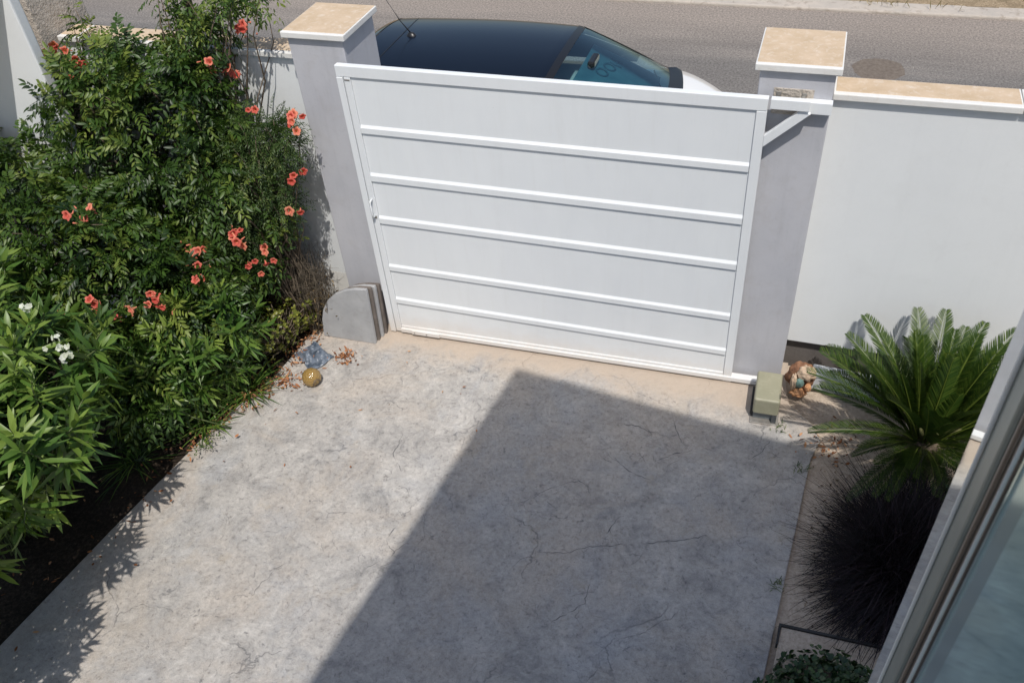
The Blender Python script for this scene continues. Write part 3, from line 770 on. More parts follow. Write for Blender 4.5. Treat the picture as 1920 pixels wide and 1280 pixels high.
    ink, nt, p = newmat('faint_print'); p.inputs['Base Color'].default_value = (0.035, 0.10, 0.14, 1); p.inputs['Roughness'].default_value = 0.6
    def onshade(a, b):
        x, y, z = ring(uW + (0.97 - uW) * a, b); return Vector((x - 0.018, y, z - 0.029))
    def stroke(pts, r=0.009): return tube([onshade(*q) for q in pts], r, 5)
    marks = []
    for (a, b) in ((0.38, -0.06), (0.42, 0.10)):
        marks.append(stroke([(a + 0.055 * math.cos(q * math.pi / 6), b + 0.06 * math.sin(q * math.pi / 6)) for q in range(13)]))
    marks += [stroke([(0.40, 0.19), (0.52, 0.20)]), stroke([(0.40, 0.28), (0.52, 0.29)]), stroke([(0.46, 0.195), (0.46, 0.285)])]
    V, F = join(*marks); mesh_obj('print', V, F, ink, shade, True)
    # dashboard (pale, seen beside the shade) and seats mass
    dash = mottled('pale_dashboard', (0.22, 0.25, 0.22), (0.34, 0.36, 0.30), 5, 0.6, 0)
    V, F = box(0.75, 1.25, -0.66, 0.66, 0.84, 0.90); mesh_obj('dashboard', V, F, dash, t)
    V, F = join(box(-1.0, 0.2, -0.55, 0.55, 0.5, 0.95), box(-0.1, 0.1, -0.5, -0.08, 0.95, 1.2), box(-0.1, 0.1, 0.08, 0.5, 0.95, 1.2)); mesh_obj('seats', V, F, bk, t)
    # interior mirror
    V, F = box(-0.03, 0.03, -0.10, 0.10, -0.035, 0.035)
    mo = mesh_obj('interior_mirror', [(x + 0.78, y + 0.0, z + 1.33) for x, y, z in V], F, bk, t); bevel(mo, .015)
    V, F = box(0.032, 0.034, -0.08, 0.08, -0.022, 0.022); mesh_obj('mirror_back', [(x + 0.78, y, z + 1.335) for x, y, z in V], F, dash, mo)
    # roof ribs: seam before the hatch and side rails
    for v in (-0.79, 0.79):
        V, F = tube([ring(uR + (uW - uR) * k / 20, v) for k in range(21)], 0.010, 6); mesh_obj('roof_rail', V, F, bk, t, True)
    V, F = tube([tuple(Vector(ring(uR + 0.045 + 0.02 * (1 - (k / 7 - 1) ** 2), -0.75 + 1.5 * k / 14)) + Vector((0, 0, -0.001))) for k in range(15)], 0.006, 6); mesh_obj('hatch_seam', V, F, bk, t, True)
    # aerial
    bx, by, bz = ring((-0.92 + 1.8) / 3.2, 0.03)
    V, F = lathe([(0.0, 0.035), (0.018, 0.03), (0.030, 0.008), (0.034, 0.0)], 16)
    ab = mesh_obj('aerial_base', [(x * 1.5 + bx, y + by, z + bz - 0.004) for x, y, z in V], F, bk, t, True)
    V, F = tube([(bx, by, bz + 0.02), (bx - 0.10, by + 0.02, bz + 0.12), (bx - 0.24, by + 0.02, bz + 0.36)], [0.006, 0.004, 0.002], 6); mesh_obj('aerial_rod', V, F, bk, ab, True)
    # headlights, bumpers, doors, mirrors, wheels
    hm, nt, p = newmat('headlight_glass'); p.inputs['Base Color'].default_value = (0.5, 0.52, 0.54, 1); p.inputs['Metallic'].default_value = 0.7; p.inputs['Roughness'].default_value = 0.1
    for s in (-1, 1):
        V, F = lathe([(0.0, 0.03), (0.06, 0.025), (0.10, 0.008), (0.11, 0)], 20)
        mesh_obj('headlight', [(1.86 + z * 1.5 - abs(y) * 0.2, s * 0.50 + y * 1.2, 0.62 + x) for x, y, z in V], F, hm, t, True)
        V, F = box(-0.05, 0.05, 0, 0.16, -0.06, 0.06)
        mo = mesh_obj('door_mirror', [(x + 0.50, s * (0.78 + y), z + 0.84) for x, y, z in V], F if s > 0 else [tuple(reversed(q)) for q in F], wm, t); bevel(mo, 0.03, 3)
        for wx in (-1.28, 1.28):
            V, F = lathe([(0.0, -0.09), (0.18, -0.10), (0.29, -0.10), (0.305, -0.08), (0.305, 0.08), (0.29, 0.10), (0.18, 0.10), (0.0, 0.09)], 28)
            wo = mesh_obj('wheel', [(x + wx, z + s * 0.74, y + 0.305) for x, y, z in V], F, M['dark'], t, True)
            V, F = lathe([(0.0, 0.012), (0.17, 0.012), (0.18, 0.0)], 20)
            mesh_obj('rim', [(x + wx, s * (0.842 + z), y + 0.305) for x, y, z in V], F if s < 0 else [tuple(reversed(q)) for q in F], hm, wo)
    # hood crease
    V, F = tube([(1.62 + 0.10 * k / 6, 0.62 - 0.10 * (k / 6) ** 2, belt(1.62 + .1 * k / 6) - 0.05) for k in range(7)], 0.003, 5); mesh_obj('hood_seam', V, F, bk, t, True)
car()

# ------------------------------------------------------------------ plants, left bed
def stems(name, lines, mat, parent, r0, r1, n=5):
    parts = []
    for a, b in lines:
        a = Vector(a); b = Vector(b); L = (b - a).length
        m1 = a.lerp(b, 0.35) + Vector((random.uniform(-.1, .1), random.uniform(-.1, .1), 0.10)) * L
        m2 = a.lerp(b, 0.70) + Vector((random.uniform(-.08, .08), random.uniform(-.08, .08), 0.07)) * L
        parts.append(tube([a, m1, m2, b], [r0, r0 * .75 + r1 * .25, (r0 + r1) / 2, r1], n))
    V, F = join(*parts)
    return mesh_obj(name, V, F, mat, parent, True)

def pinnate(P, D, n_leaf, pairs, Lf, ll, lw, tint_mu, up=0.5, droop=0.35, spread=0.75):
    """compound leaves: several per shoot point; returns leaf parts and rachis lines"""
    N = len(P); parts = []
    tb = np.clip(rng.normal(tint_mu, 0.20, N), 0, 1)
    for k in range(n_leaf):
        a, b = ortho(D); an = rng.uniform(0, 6.28, N)[:, None]
        dirv = nrm(D * (1 - spread * 0.5) + (a * np.cos(an) + b * np.sin(an)) * spread + np.array([0, 0, up * 0.5]) + rng.normal(0, .15, (N, 3)))
        start = P - D * rng.uniform(0, 0.16, N)[:, None]
        LL = Lf * rng.uniform(0.7, 1.2, N)[:, None]
        upv = nrm(np.array([0, 0, 1.0]) + D * 0.6 + rng.normal(0, .25, (N, 3)))
        s = nrm(np.cross(dirv, upv)); u = nrm(np.cross(s, dirv))
        for j in range(pairs):
            t = 0.25 + 0.68 * j / max(1, pairs - 1)
            c = start + dirv * LL * t - np.array([0, 0, 1.0]) * LL * droop * t * t
            tang = nrm(dirv - np.array([0, 0, 2.0]) * droop * t)
            for sg in (-1, 1):
                dd = nrm(tang * 0.55 + sg * s * 0.85 - np.array([0, 0, 0.15]) + rng.normal(0, .12, (N, 3)))
                sz = (1 - 0.35 * abs(t - 0.5)) * rng.uniform(0.8, 1.15, N)
                parts.append(leaves(c, dd, u + rng.normal(0, .15, (N, 3)), ll * sz, lw * sz, 0.22, 0.3, np.clip(tb + rng.normal(0, .10, N), 0, 1)))
        c = start + dirv * LL - np.array([0, 0, 1.0]) * LL * droop
        parts.append(leaves(c, nrm(dirv - np.array([0, 0, 1.5]) * droop), u, ll * 1.2, lw * 1.1, 0.2, 0.3, tb))
    return parts

def trumpet():
    """one flared flower, axis +z, mouth at the top"""
    n = 20; prof = [(0.004, 0.0), (0.006, 0.015), (0.011, 0.035), (0.016, 0.052), (0.026, 0.060), (0.038, 0.058)]
    V = []; ti = []
    for i, (r, z) in enumerate(prof):
        for k in range(n):
            a = 2 * math.pi * k / n
            lob = 1.0
            if i >= 4: lob = 0.80 + 0.24 * abs(math.cos(2.5 * a))
            V.append((r * lob * math.cos(a), r * lob * math.sin(a), z - (0.006 * (1 - abs(math.cos(2.5 * a))) if i == 5 else 0)))
            ti.append((0.95, 0.9, 0.75, 0.15, 0.45, 0.6)[i])
    Q = [(i * n + k, i * n + (k + 1) % n, (i + 1) * n + (k + 1) % n, (i + 1) * n + k) for i in range(len(prof) - 1) for k in range(n)]
    T = [[k, (k + 1) % n, 0] for k in range(1, n - 1)]
    return np.array(V), np.array(Q), np.array(T), np.array(ti)
FLOWER_ME = []
def put_flower(parent, p, d, sc=1.0, name='flower'):
    if len(FLOWER_ME) < 5:
        V, Q, T, ti = trumpet(); k = len(FLOWER_ME)
        V = V * [1, (1, .82, .92, 1.1, .7)[k], (1, 1.1, .9, 1, 1.25)[k]]; V[:, 2] += .007 * np.sin(V[:, 0] * 90 + k * 2)
        o = np_mesh('flower', V, Q, M['coral'], None, np.clip(ti + (0, -.2, .15, .3, -.1)[k], 0, 1), True, T); FLOWER_ME.append(o.data)
    else:
        o = bpy.data.objects.new(name, random.choice(FLOWER_ME)); col.objects.link(o)
    o.parent = parent; o.location = Vector(p) - parent.location
    o.rotation_euler = Vector(d).to_track_quat('Z', 'Y').to_euler(); o.scale = (sc, sc, sc)

def bud(p, d, L=0.035, r=0.006):
    p = Vector(p); d = Vector(d).normalized()
    return tube([p, p + d * L * .4, p + d * L * .85, p + d * L], [r * .4, r * .7, r, r * .4], 7)

VL = [(-1.98, -.15, 1.50, .50, .40, .70), (-1.45, -.12, 1.58, .50, .40, .74), (-1.05, -.18, 1.22, .40, .35, .72),
      (-2.40, -.70, .98, .62, .50, .72), (-1.70, -.85, .85, .60, .50, .70), (-1.20, -.80, .60, .42, .45, .60), (-1.12, -.08, 1.98, .30, .20, .30), (-1.35, -1.35, .35, .40, .40, .38), (-2.9, -.55, 1.0, .5, .4, .75)]
def vine():
    t = thing('trumpet_vine', 'large dark green vine with coral trumpet flowers sprawling over the left wall', 'vine', (-1.6, -0.5, GZ(-1.6)))
    off = np.array([-1.6, -0.5, GZ(-1.6)])
    def sh(parts): return [(V - off, Q, T, c) for V, Q, T, c in parts]
    P, D = shell_points(VL, 860, 0.80, 1.08, above)
    f = pinnate(P, D, 5, 5, 0.19, 0.058, 0.0225, 0.45)
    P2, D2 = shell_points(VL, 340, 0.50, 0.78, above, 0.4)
    f += pinnate(P2, D2, 4, 3, 0.16, 0.055, 0.026, 0.08)  # inner leaves tinted dark, painting shade into the gaps
    # sprays rising above the wall
    SP = [(-2.02, .12, 2.32, .17, .14, .12), (-1.80, .12, 2.22, .22, .16, .12), (-1.15, .12, 2.45, .20, .18, .42), (-1.35, .1, 2.25, .28, .2, .15),
          (-.72, .15, 2.62, .30, .2, .14), (-.95, .15, 2.40, .24, .2, .2), (-2.28, .08, 1.95, .08, .08, .26)]
    P3, D3 = shell_points(SP, 150, 0.1, 1.1, above, 0.0)
    f += pinnate(P3, D3, 4, 4, 0.15, 0.040, 0.017, 0.62, 0.4, 0.45)
    leaf_obj('foliage', sh(f), M['vine_leaf'], t)
    off = Vector(off)
    # woody stems
    root = [Vector((-1.5, -.05, 0)) - Vector((off.x, off.y, 0)), Vector((-1.1, 0.0, 0)) - Vector((off.x, off.y, 0)), Vector((-2.1, -.1, 0)) - Vector((off.x, off.y, 0))]
    lines = []
    for p in list(P[::9]) + list(P3[::3]):
        q = Vector(p) - off; r = min(root, key=lambda k: (k - q).length); mid = r.lerp(q, 0.35); mid.z = q.z * 0.55
        lines.append((r, mid)); lines.append((mid, q))
    stems('twigs', lines, M['bark'], t, 0.007, 0.0025, 4)
    V, F = join(tube([root[1], root[1] + Vector((.02, .12, 1.0)), root[1] + Vector((-.08, .22, 1.9)), root[1] + Vector((-.12, .30, 2.9)), root[1] + Vector((-.13, .34, 3.4))], [.05, .042, .036, .030, .024], 9),
                tube([root[0], root[0] + Vector((-.1, .08, 1.1)), root[0] + Vector((-.4, .14, 2.0))], [.035, .028, .018], 8))
    mesh_obj('trunk', V, F, M['bark'], t, True)
    # flowers
    cl = [((-2.28, .02, 2.18), 5), ((-2.06, -.02, 2.12), 3), ((-2.08, -.05, 2.03), 2), ((-1.62, -1.0, 1.54), 1), ((-1.555, -1.0, 1.52), 1), ((-1.50, -.92, 1.53), 1), ((-.775, -.50, 1.14), 4), ((-1.06, -.66, 1.10), 3),
          ((-.98, -.74, 1.05), 2), ((-.88, -.78, .97), 1), ((-1.06, -1.14, 1.03), 5), ((-1.20, -1.20, .97), 1), ((-1.31, -1.28, .93), 1), ((-1.40, -1.30, 1.03), 3), ((-1.62, -1.40, .95), 1), ((-.66, .08, 2.42), 3), ((-.93, .0, 2.18), 2),
          ((-.885, .08, 2.10), 5), ((-.90, -.87, 1.0), 1), ((-1.0, -1.14, .98), 1)]
    buds = []
    for (p, n) in cl:
        n = n if n < 3 else n + 1
        for k in range(n):
            rr = 0.0 if n == 1 else 0.033
            q = Vector(p) + Vector((random.gauss(0, rr), random.gauss(0, rr * .7), random.gauss(0, rr)))
            d = Vector((0.35 + random.gauss(0, .45), -1.0 + random.gauss(0, .4), 0.55 + random.gauss(0, .5)))
            put_flower(t, q, d, random.uniform(0.65, 1.0))
        for k in range(1 + n):
            q = Vector(p) - off + Vector((random.gauss(0, .035), random.gauss(0, .03), random.gauss(0, .04)))
            buds.append(q)
    V, F = bud((0, 0, 0), (0, 0, 1)); src = mesh_obj('bud', V, F, M['coral'], t, True)
    a = src.data.attributes.new('tint', 'FLOAT', 'POINT'); a.data.foreach_set('value', np.full(len(V), 0.8, np.float32))
    for i, q in enumerate(buds):
        o = src if i == 0 else src.copy()
        if i: col.objects.link(o)
        o.parent = t; o.location = q; o.rotation_euler = Vector((random.gauss(0, 1), -0.6, random.gauss(.2, .8))).to_track_quat('Z', 'Y').to_euler()
vine()

def fine_shrub():
    L = [(-.76, -.10, 1.45, .30, .24, .50), (-.97, -.25, 1.15, .33, .25, .60), (-.64, -.12, 1.32, .18, .2, .34), (-.47, -.10, 1.70, .14, .15, .24)]
    c0 = (-.75, -.12, GZ(-.75)); off = np.array(c0)
    t = thing('jasmine_shrub', 'fine leaved green shrub with orange blossoms against the left pillar', 'shrub', c0)
    P, D = shell_points(L, 520, 0.72, 1.1, above)
    f = pinnate(P, D, 5, 5, 0.12, 0.026, 0.0075, 0.45, 0.5, 0.35)
    f += pinnate(*shell_points(L, 120, 0.5, 0.75, above, .3), 4, 4, 0.12, 0.03, 0.010, 0.2)
    leaf_obj('foliage', [(V - off, Q, T, c) for V, Q, T, c in f], M['jas_leaf'], t)
    o = Vector(c0); root = Vector((0, .05, 0)); lines = []
    for p in P[::6]:
        q = Vector(p) - o; m = root.lerp(q, .5); m.z = q.z * .7; lines += [(root, m), (m, q)]
    stems('twigs', lines, M['bark'], t, .007, .002, 4)
    cl = [((-.315, -.12, 1.93), 4), ((-.30, -.14, 1.86), 2), ((-.385, -.17, 1.50), 3), ((-.40, -.2, 1.24), 1), ((-.46, -.24, 1.25), 1), ((-.66, -.40, .93), 4), ((-.735, -.44, .86), 4), ((-.62, -.10, 1.94), 2)]
    for p, n in cl:
        for k in range(n):
            rr = 0.0 if n == 1 else .028
            put_flower(t, Vector(p) + Vector((random.gauss(0, rr), random.gauss(0, rr), random.gauss(0, rr))), (0.4 + random.gauss(0, .4), -1, .4 + random.gauss(0, .4)), random.uniform(.65, .95))
fine_shrub()

def dry_bush():
    c0 = (-.66, .0, GZ(-.66)); t = thing('dry_bush', 'bare brown twiggy bush at the foot of the left wall beside the boards', 'bush', c0)
    parts = []
    for i in range(330):
        a = random.uniform(0, 6.28); r = random.uniform(.02, .17); h = random.uniform(.25, .85)
        b = Vector((random.gauss(-.03, .09), random.gauss(-.05, .05), 0)); e = Vector((b.x + r * math.cos(a) * 1.0, min(.16, b.y + r * math.sin(a) * .8), h))
        m = b.lerp(e, .5) + Vector((random.gauss(0, .03), random.gauss(0, .03), .06))
        parts.append(tube([b, m, e], [.003, .002, .001], 4, False))
        for k in range(3):
            s = m.lerp(e, random.random()); d = Vector((random.gauss(0, 1), random.gauss(0, .6), random.gauss(.4, .7))) * .05
            parts.append(tube([s, s + d], [.0015, .0008], 3, False))
    V, F = join(*parts); mesh_obj('twigs', V, F, M['twig'], t)
    N = 900; B = np.column_stack([rng.normal(-.05, .15, N), rng.normal(-.06, .07, N), rng.uniform(.03, .42, N)]); B[:, 1] = np.minimum(B[:, 1], .17)
    m = leaf_mat('brown_dry_leaf', (0.06, 0.04, 0.02), (0.14, 0.10, 0.045), (0.24, 0.17, 0.09), 0.8, .1, .1)
    leaf_obj('dry_leaves', [leaves(B, rng.normal(size=(N, 3)), rng.normal(size=(N, 3)), rng.uniform(.02, .045, N), .012, .4)], m, t)
dry_bush()

def oleander(label, lobes, ntips, root, Lr, Wd, flowers=(), seed=0, mu=.55, nin=0, keep=above):
    c0 = Vector((root[0], root[1], GZ(root[0]))); t = thing('oleander', label, 'oleander', c0); off = np.array(c0)
    P, D = shell_points(lobes, ntips, .74, 1.06, keep)
    if nin:
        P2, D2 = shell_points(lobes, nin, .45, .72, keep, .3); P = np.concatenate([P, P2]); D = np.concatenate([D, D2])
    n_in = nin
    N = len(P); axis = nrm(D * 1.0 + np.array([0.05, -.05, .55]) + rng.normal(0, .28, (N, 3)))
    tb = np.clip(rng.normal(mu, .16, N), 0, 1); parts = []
    if nin: tb[-nin:] *= .1  # inner rosettes darkened in colour to stand in for interior shade
    for lev in range(7):
        a, b = ortho(axis); ph = rng.uniform(0, 6.28, N)
        back = lev * 0.030
        for k in range(3):
            an = (ph + k * 2.094)[:, None]; op = 0.30 + 0.20 * lev
            dd = nrm(axis * (1 - .15 * lev) + (a * np.cos(an) + b * np.sin(an)) * op * 1.25 + rng.normal(0, .09, (N, 3)))
            LL = Lr * rng.uniform(.72, 1.15, N) * (0.62 + 0.10 * min(lev, 4))
            parts.append(leaves(P - axis * back, dd, axis + rng.normal(0, .2, (N, 3)), LL, Wd * rng.uniform(.8, 1.15, N), rng.uniform(.02, .30, N), .22,
                                np.clip(tb + rng.normal(0, .10, N) + (.12 if lev < 2 else 0), 0, 1), ((0.30, 0.92), (0.68, 0.80))))
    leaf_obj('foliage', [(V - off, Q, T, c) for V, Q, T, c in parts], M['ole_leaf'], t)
    lines = []
    for p, ax in zip(P, axis):
        q = Vector(p) - c0; r = Vector((random.gauss(0, .10), random.gauss(0, .10), 0)); m = Vector(p - ax * .28) - c0
        lines += [(r, m), (m, q)]
    stems('stems', lines, M['stem_green'], t, .006, .003, 4)
    for p in flowers:
        for k in range(6):
            q = Vector(p) + Vector((random.gauss(0, .028), random.gauss(0, .028), random.gauss(0, .025))) - c0
            d = Vector((random.gauss(.2, .6), random.gauss(-.5, .6), random.gauss(.6, .4))).normalized()
            ax = np.array(d)[None]; a, b = ortho(ax); pp = []
            for j in range(5):
                an = j * 1.2566; pp.append(leaves(np.array(q)[None], ax * .25 + a * math.cos(an) + b * math.sin(an), ax, .019, .016, .1, .1, [random.random()], ((.35, .8), (.8, 1.0))))
            leaf_obj('flower', pp, M['petal_white'], t)
    return t
def keepO(p): return above(p) and p[1] > -4.0 and p[0] > -3.4
oleander('tall oleander with long leaves and white flowers in the left foreground of the bed',
         [(-1.70, -2.20, 1.0, .90, .82, .60), (-2.4, -1.75, 1.1, .7, .6, .5), (-1.02, -2.52, 1.05, .46, .52, .38), (-1.45, -2.95, .75, .55, .55, .42)], 195, (-1.7, -2.4), .235, .035,
         [(-1.37, -1.80, 1.42), (-.99, -1.99, 1.32), (-.96, -2.01, 1.26), (-1.03, -1.95, 1.37)], 0, .55, 90, keepO)
oleander('small oleander with pale pointed leaves in the middle of the left bed',
         [(-1.02, -1.05, .48, .38, .42, .44), (-.84, -.80, .60, .26, .26, .34), (-1.25, -1.45, .42, .34, .36, .36)], 100, (-1.05, -1.1), .180, .025, (), 1, .5, 30)
oleander('tall oleander close to the house at the lower left corner of the yard',
         [(-.90, -3.78, 1.15, .62, .50, .48), (-1.4, -3.5, 1.0, .5, .5, .45), (-.72, -3.30, 1.45, .30, .30, .22)], 150, (-1.3, -3.8), .19, .030, (), 2, .55, 10, keepO)

def low_plants():
    # succulent bush
    c0 = Vector((-.80, -.40, GZ(-.8))); t = thing('jade_bush', 'low yellow green succulent bush at the edge of the left bed near the bag', 'bush', c0)
    P, D = shell_points([(-.82, -.42, .16, .20, .26, .20), (-.70, -.22, .2, .14, .16, .14)], 300, .6, 1.05, above)
    parts = []; N = len(P)
    for k in range(9):
        a, b = ortho(D); an = rng.uniform(0, 6.28, N)[:, None]
        dd = nrm(D * .5 + a * np.cos(an) + b * np.sin(an) + np.array([0, 0, .3])); parts.append(leaves(P, dd, D, rng.uniform(.018, .032, N), .017, .1, .2, None, ((.35, .85), (.75, .95))))
    leaf_obj('foliage', [(V - np.array(c0), Q, T, c) for V, Q, T, c in parts], M['jade_leaf'], t)
    stems('stems', [(Vector((0, 0, 0)), Vector(p) - c0) for p in P[::4]], M['bark'], t, .007, .003, 4)
    # spiky low plants along the edge, shaded
    for i, (x, y, h, n, lab) in enumerate([(-.93, -1.30, .20, 70, 'low spiky tuft at the driveway edge under the small oleander'),
                                    (-.80, -.92, .24, 80, 'arching narrow leaved tuft beside the amber glass globe'),
                                    (-1.25, -1.75, .25, 60, 'dim low tuft in the shade between the two oleanders')]):
        B = np.repeat([[x, y, GZ(x)]], n, 0) + rng.normal(0, .03, (n, 3)) * [1, 1, 0]
        an = rng.uniform(0, 6.28, n); el = rng.uniform(.25, 1.6, n)
        d = np.column_stack([np.cos(an), np.sin(an), el])
        V, Q, T, c = leaves(B, d, np.tile([0, 0, 1.0], (n, 1)), rng.uniform(h * .8, h * 1.5, n), .011, .45, .3, None)
        o = np_mesh('spiky_tuft', V - np.array([x, y, GZ(x)]), Q, M['ole_leaf'], None, c, True, T); o.location = (x, y, GZ(x)); tag(o, lab, 'plant')
    # trailing sprig on the slab
    B = []; dd = []
    lines = []
    for s in range(7):
        x0, y0 = -.86 + random.uniform(-.02, .03), -1.47 + random.uniform(-.08, .08)
        ex, ey = x0 + random.uniform(.05, .16), y0 - random.uniform(-.03, .14)
        lines.append(((x0, y0, GZ(x0) + .03), (ex, ey, GZ(ex) + random.uniform(.03, .09))))
        for k in range(10):
            q = Vector(lines[-1][0]).lerp(Vector(lines[-1][1]), k / 9 + .02); B.append(tuple(q + Vector((random.gauss(0, .01), random.gauss(0, .01), .02)))); dd.append((random.gauss(0, 1), random.gauss(0, 1), .4))
    c0 = Vector((-.85, -1.47, GZ(-.85))); t = thing('trailing_sprig', 'thin green sprig trailing from the bed onto the sunlit driveway', 'plant', c0)
    V, Q, T, c = leaves(np.array(B) - np.array(c0), dd, np.tile([0, 0, 1.0], (len(B), 1)), rng.uniform(.015, .03, len(B)), .010, .2, .2)
    np_mesh('leaves', V, Q, M['vine_leaf'], t, c, True, T)
    stems('stems', [(Vector(a) - c0, Vector(b) - c0) for a, b in lines], M['stem_green'], t, .002, .001, 4)
low_plants()

# fallen leaves
def litter():
    pts = []
    def blob(x, y, sx, sy, n):
        for _ in range(n): pts.append((random.gauss(x, sx), random.gauss(y, sy)))
    blob(-.62, -.20, .05, .08, 45); blob(-.25, -.36, .05, .03, 45); blob(-.20, -.42, .05, .03, 30); blob(-.58, -.74, .08, .05, 110); blob(-.74, -.92, .06, .09, 120); blob(-.85, -1.15, .04, .12, 70)
    blob(-.93, -1.40, .04, .10, 45); blob(-.62, -.45, .07, .08, 60); blob(-1.0, -.6, .3, .4, 160); blob(-.95, -1.9, .10, .5, 40); blob(-1.35, -2.6, .25, .6, 50); blob(3.45, -.45, .10, .10, 60)
    for _ in range(14): pts.append((random.uniform(-.8, 1.2), random.uniform(-1.6, -.05)))
    pts = [(x, y) for x, y in pts if y < .1]
    N = len(pts); B = np.array([(x, y, GZ(x) + random.uniform(.003, .03)) for x, y in pts])
    d = np.column_stack([rng.normal(size=N), rng.normal(size=N), rng.normal(0, .25, N)])
    up = np.column_stack([rng.normal(0, .5, N), rng.normal(0, .5, N), np.ones(N)])
    V, Q, T, c = leaves(B, d, up, rng.uniform(.015, .045, N), rng.uniform(.008, .02, N), -.3, .5)
    o = np_mesh('leaf_litter', V, Q, M['dead_leaf'], None, c, True, T)
    tag(o, 'dry orange brown leaves scattered along the left edge of the driveway', 'leaf litter', None, 'stuff')
litter()

def bed_debris():
    N = 1500; X = rng.uniform(3.2, 4.6, N); Y = rng.uniform(-2.6, -.2, N)
    k = X > 3.34 - .0 * Y; X, Y = X[k], Y[k]; N = len(X)
    B = np.column_stack([X, Y, -0.032 + .0238 * X + rng.uniform(.0, .03, N)])
    d = np.column_stack([rng.normal(size=N), rng.normal(size=N), rng.normal(0, .3, N)]); up = np.column_stack([rng.normal(0, .6, N), rng.normal(0, .6, N), np.ones(N)])
    V, Q, T, c = leaves(B, d, up, rng.uniform(.008, .035, N), rng.uniform(.004, .014, N), -.3, .5)
    m = leaf_mat('bed_debris', (0.05, 0.035, 0.025), (0.16, 0.11, 0.075), (0.42, 0.33, 0.24), .9, .05, .1)
    tag(np_mesh('bed_debris', V, Q, m, None, c, True, T), 'small bits of dead leaf and bark strewn over the right bed', 'leaf litter', None, 'stuff')
bed_debris()

# amber glass globe
def globe():
    t = thing('glass_globe', 'amber ribbed glass globe lying on the driveway by the left bed', 'globe', (-.352, -.700, GZ(-.35) + .066))
    m, nt, p = newmat('amber_glass'); p.inputs['Base Color'].default_value = (0.42, 0.27, 0.085, 1); p.inputs['Roughness'].default_value = .10; p.inputs['Transmission Weight'].default_value = .35; p.inputs['Specular IOR Level'].default_value = .7
    bk = nt.nodes.new('ShaderNodeTexBrick'); tc = nt.nodes.new('ShaderNodeTexCoord'); nt.links.new(tc.outputs['UV'], bk.inputs[0])
    me = bpy.data.meshes.new('ball'); import bmesh
    bm = bmesh.new(); bmesh.ops.create_uvsphere(bm, u_segments=48, v_segments=32, radius=.072)
    for v in bm.verts:
        a = math.atan2(v.co.y, v.co.x); e = math.asin(max(-1, min(1, v.co.z / .072)))
        k = 1 + .030 * (math.sin(a * 14) * math.cos(e) ** .5) + .028 * math.sin(e * 18)
        v.co *= k
    bm.to_mesh(me); bm.free(); me.materials.append(m); me.polygons.foreach_set('use_smooth', [True] * len(me.polygons))
    o = bpy.data.objects.new('ball', me); col.objects.link(o); o.parent = t; o.rotation_euler = (R(25), R(10), 0)
    V, F = lathe([(.030, .055), (.034, .062), (.030, .070), (.0, .070)], 20); c = mesh_obj('collar', V, F, mottled('brown_collar', (.10, .07, .04), (.16, .11, .06), 20, .6, 0), t, True); c.rotation_euler = (R(100), 0, R(60))
globe()

def bag():
    c0 = (-.49, -.43, GZ(-.5)); 
    m, nt, p = newmat('blue_grey_plastic_sheet'); cc = ramp(nt, noise(nt, 14, 5, .6), [(.38, (0.055, 0.075, 0.105)), (.60, (0.16, 0.19, 0.235))]); nt.links.new(cc, p.inputs['Base Color']); p.inputs['Roughness'].default_value = .38
    n = 26; V = []; F = []
    for j in range(n + 1):
        for i in range(n + 1):
            u = i / n - .5; v = j / n - .5
            q = Vector((u * 4.2, v * 4.2, 3.3))
            q = Vector((u * 2.2, v * 2.2, 3.3)); r = abs(mnoise.noise(q)) * 1.5 + abs(mnoise.noise(q * 2.1)) * .5
            e = max(0, 1 - (2 * max(abs(u), abs(v))) ** 4)
            V.append((u * .27 + .02 * mnoise.noise(q * 1.3), v * .21 + .02 * mnoise.noise(q * 1.7), .006 + .085 * r * (e * .75 + .25)))
    for j in range(n):
        for i in range(n):
            a = j * (n + 1) + i; F.append((a, a + 1, a + n + 2, a + n + 1))
    o = mesh_obj('plastic_bag', V, F, m); sd = o.modifiers.new('s', 'SOLIDIFY'); sd.thickness = .002
    o.location = c0; o.rotation_euler = (0, 0, R(-28)); tag(o, 'crumpled blue grey plastic bag at the edge of the left bed above the globe', 'bag')
bag()

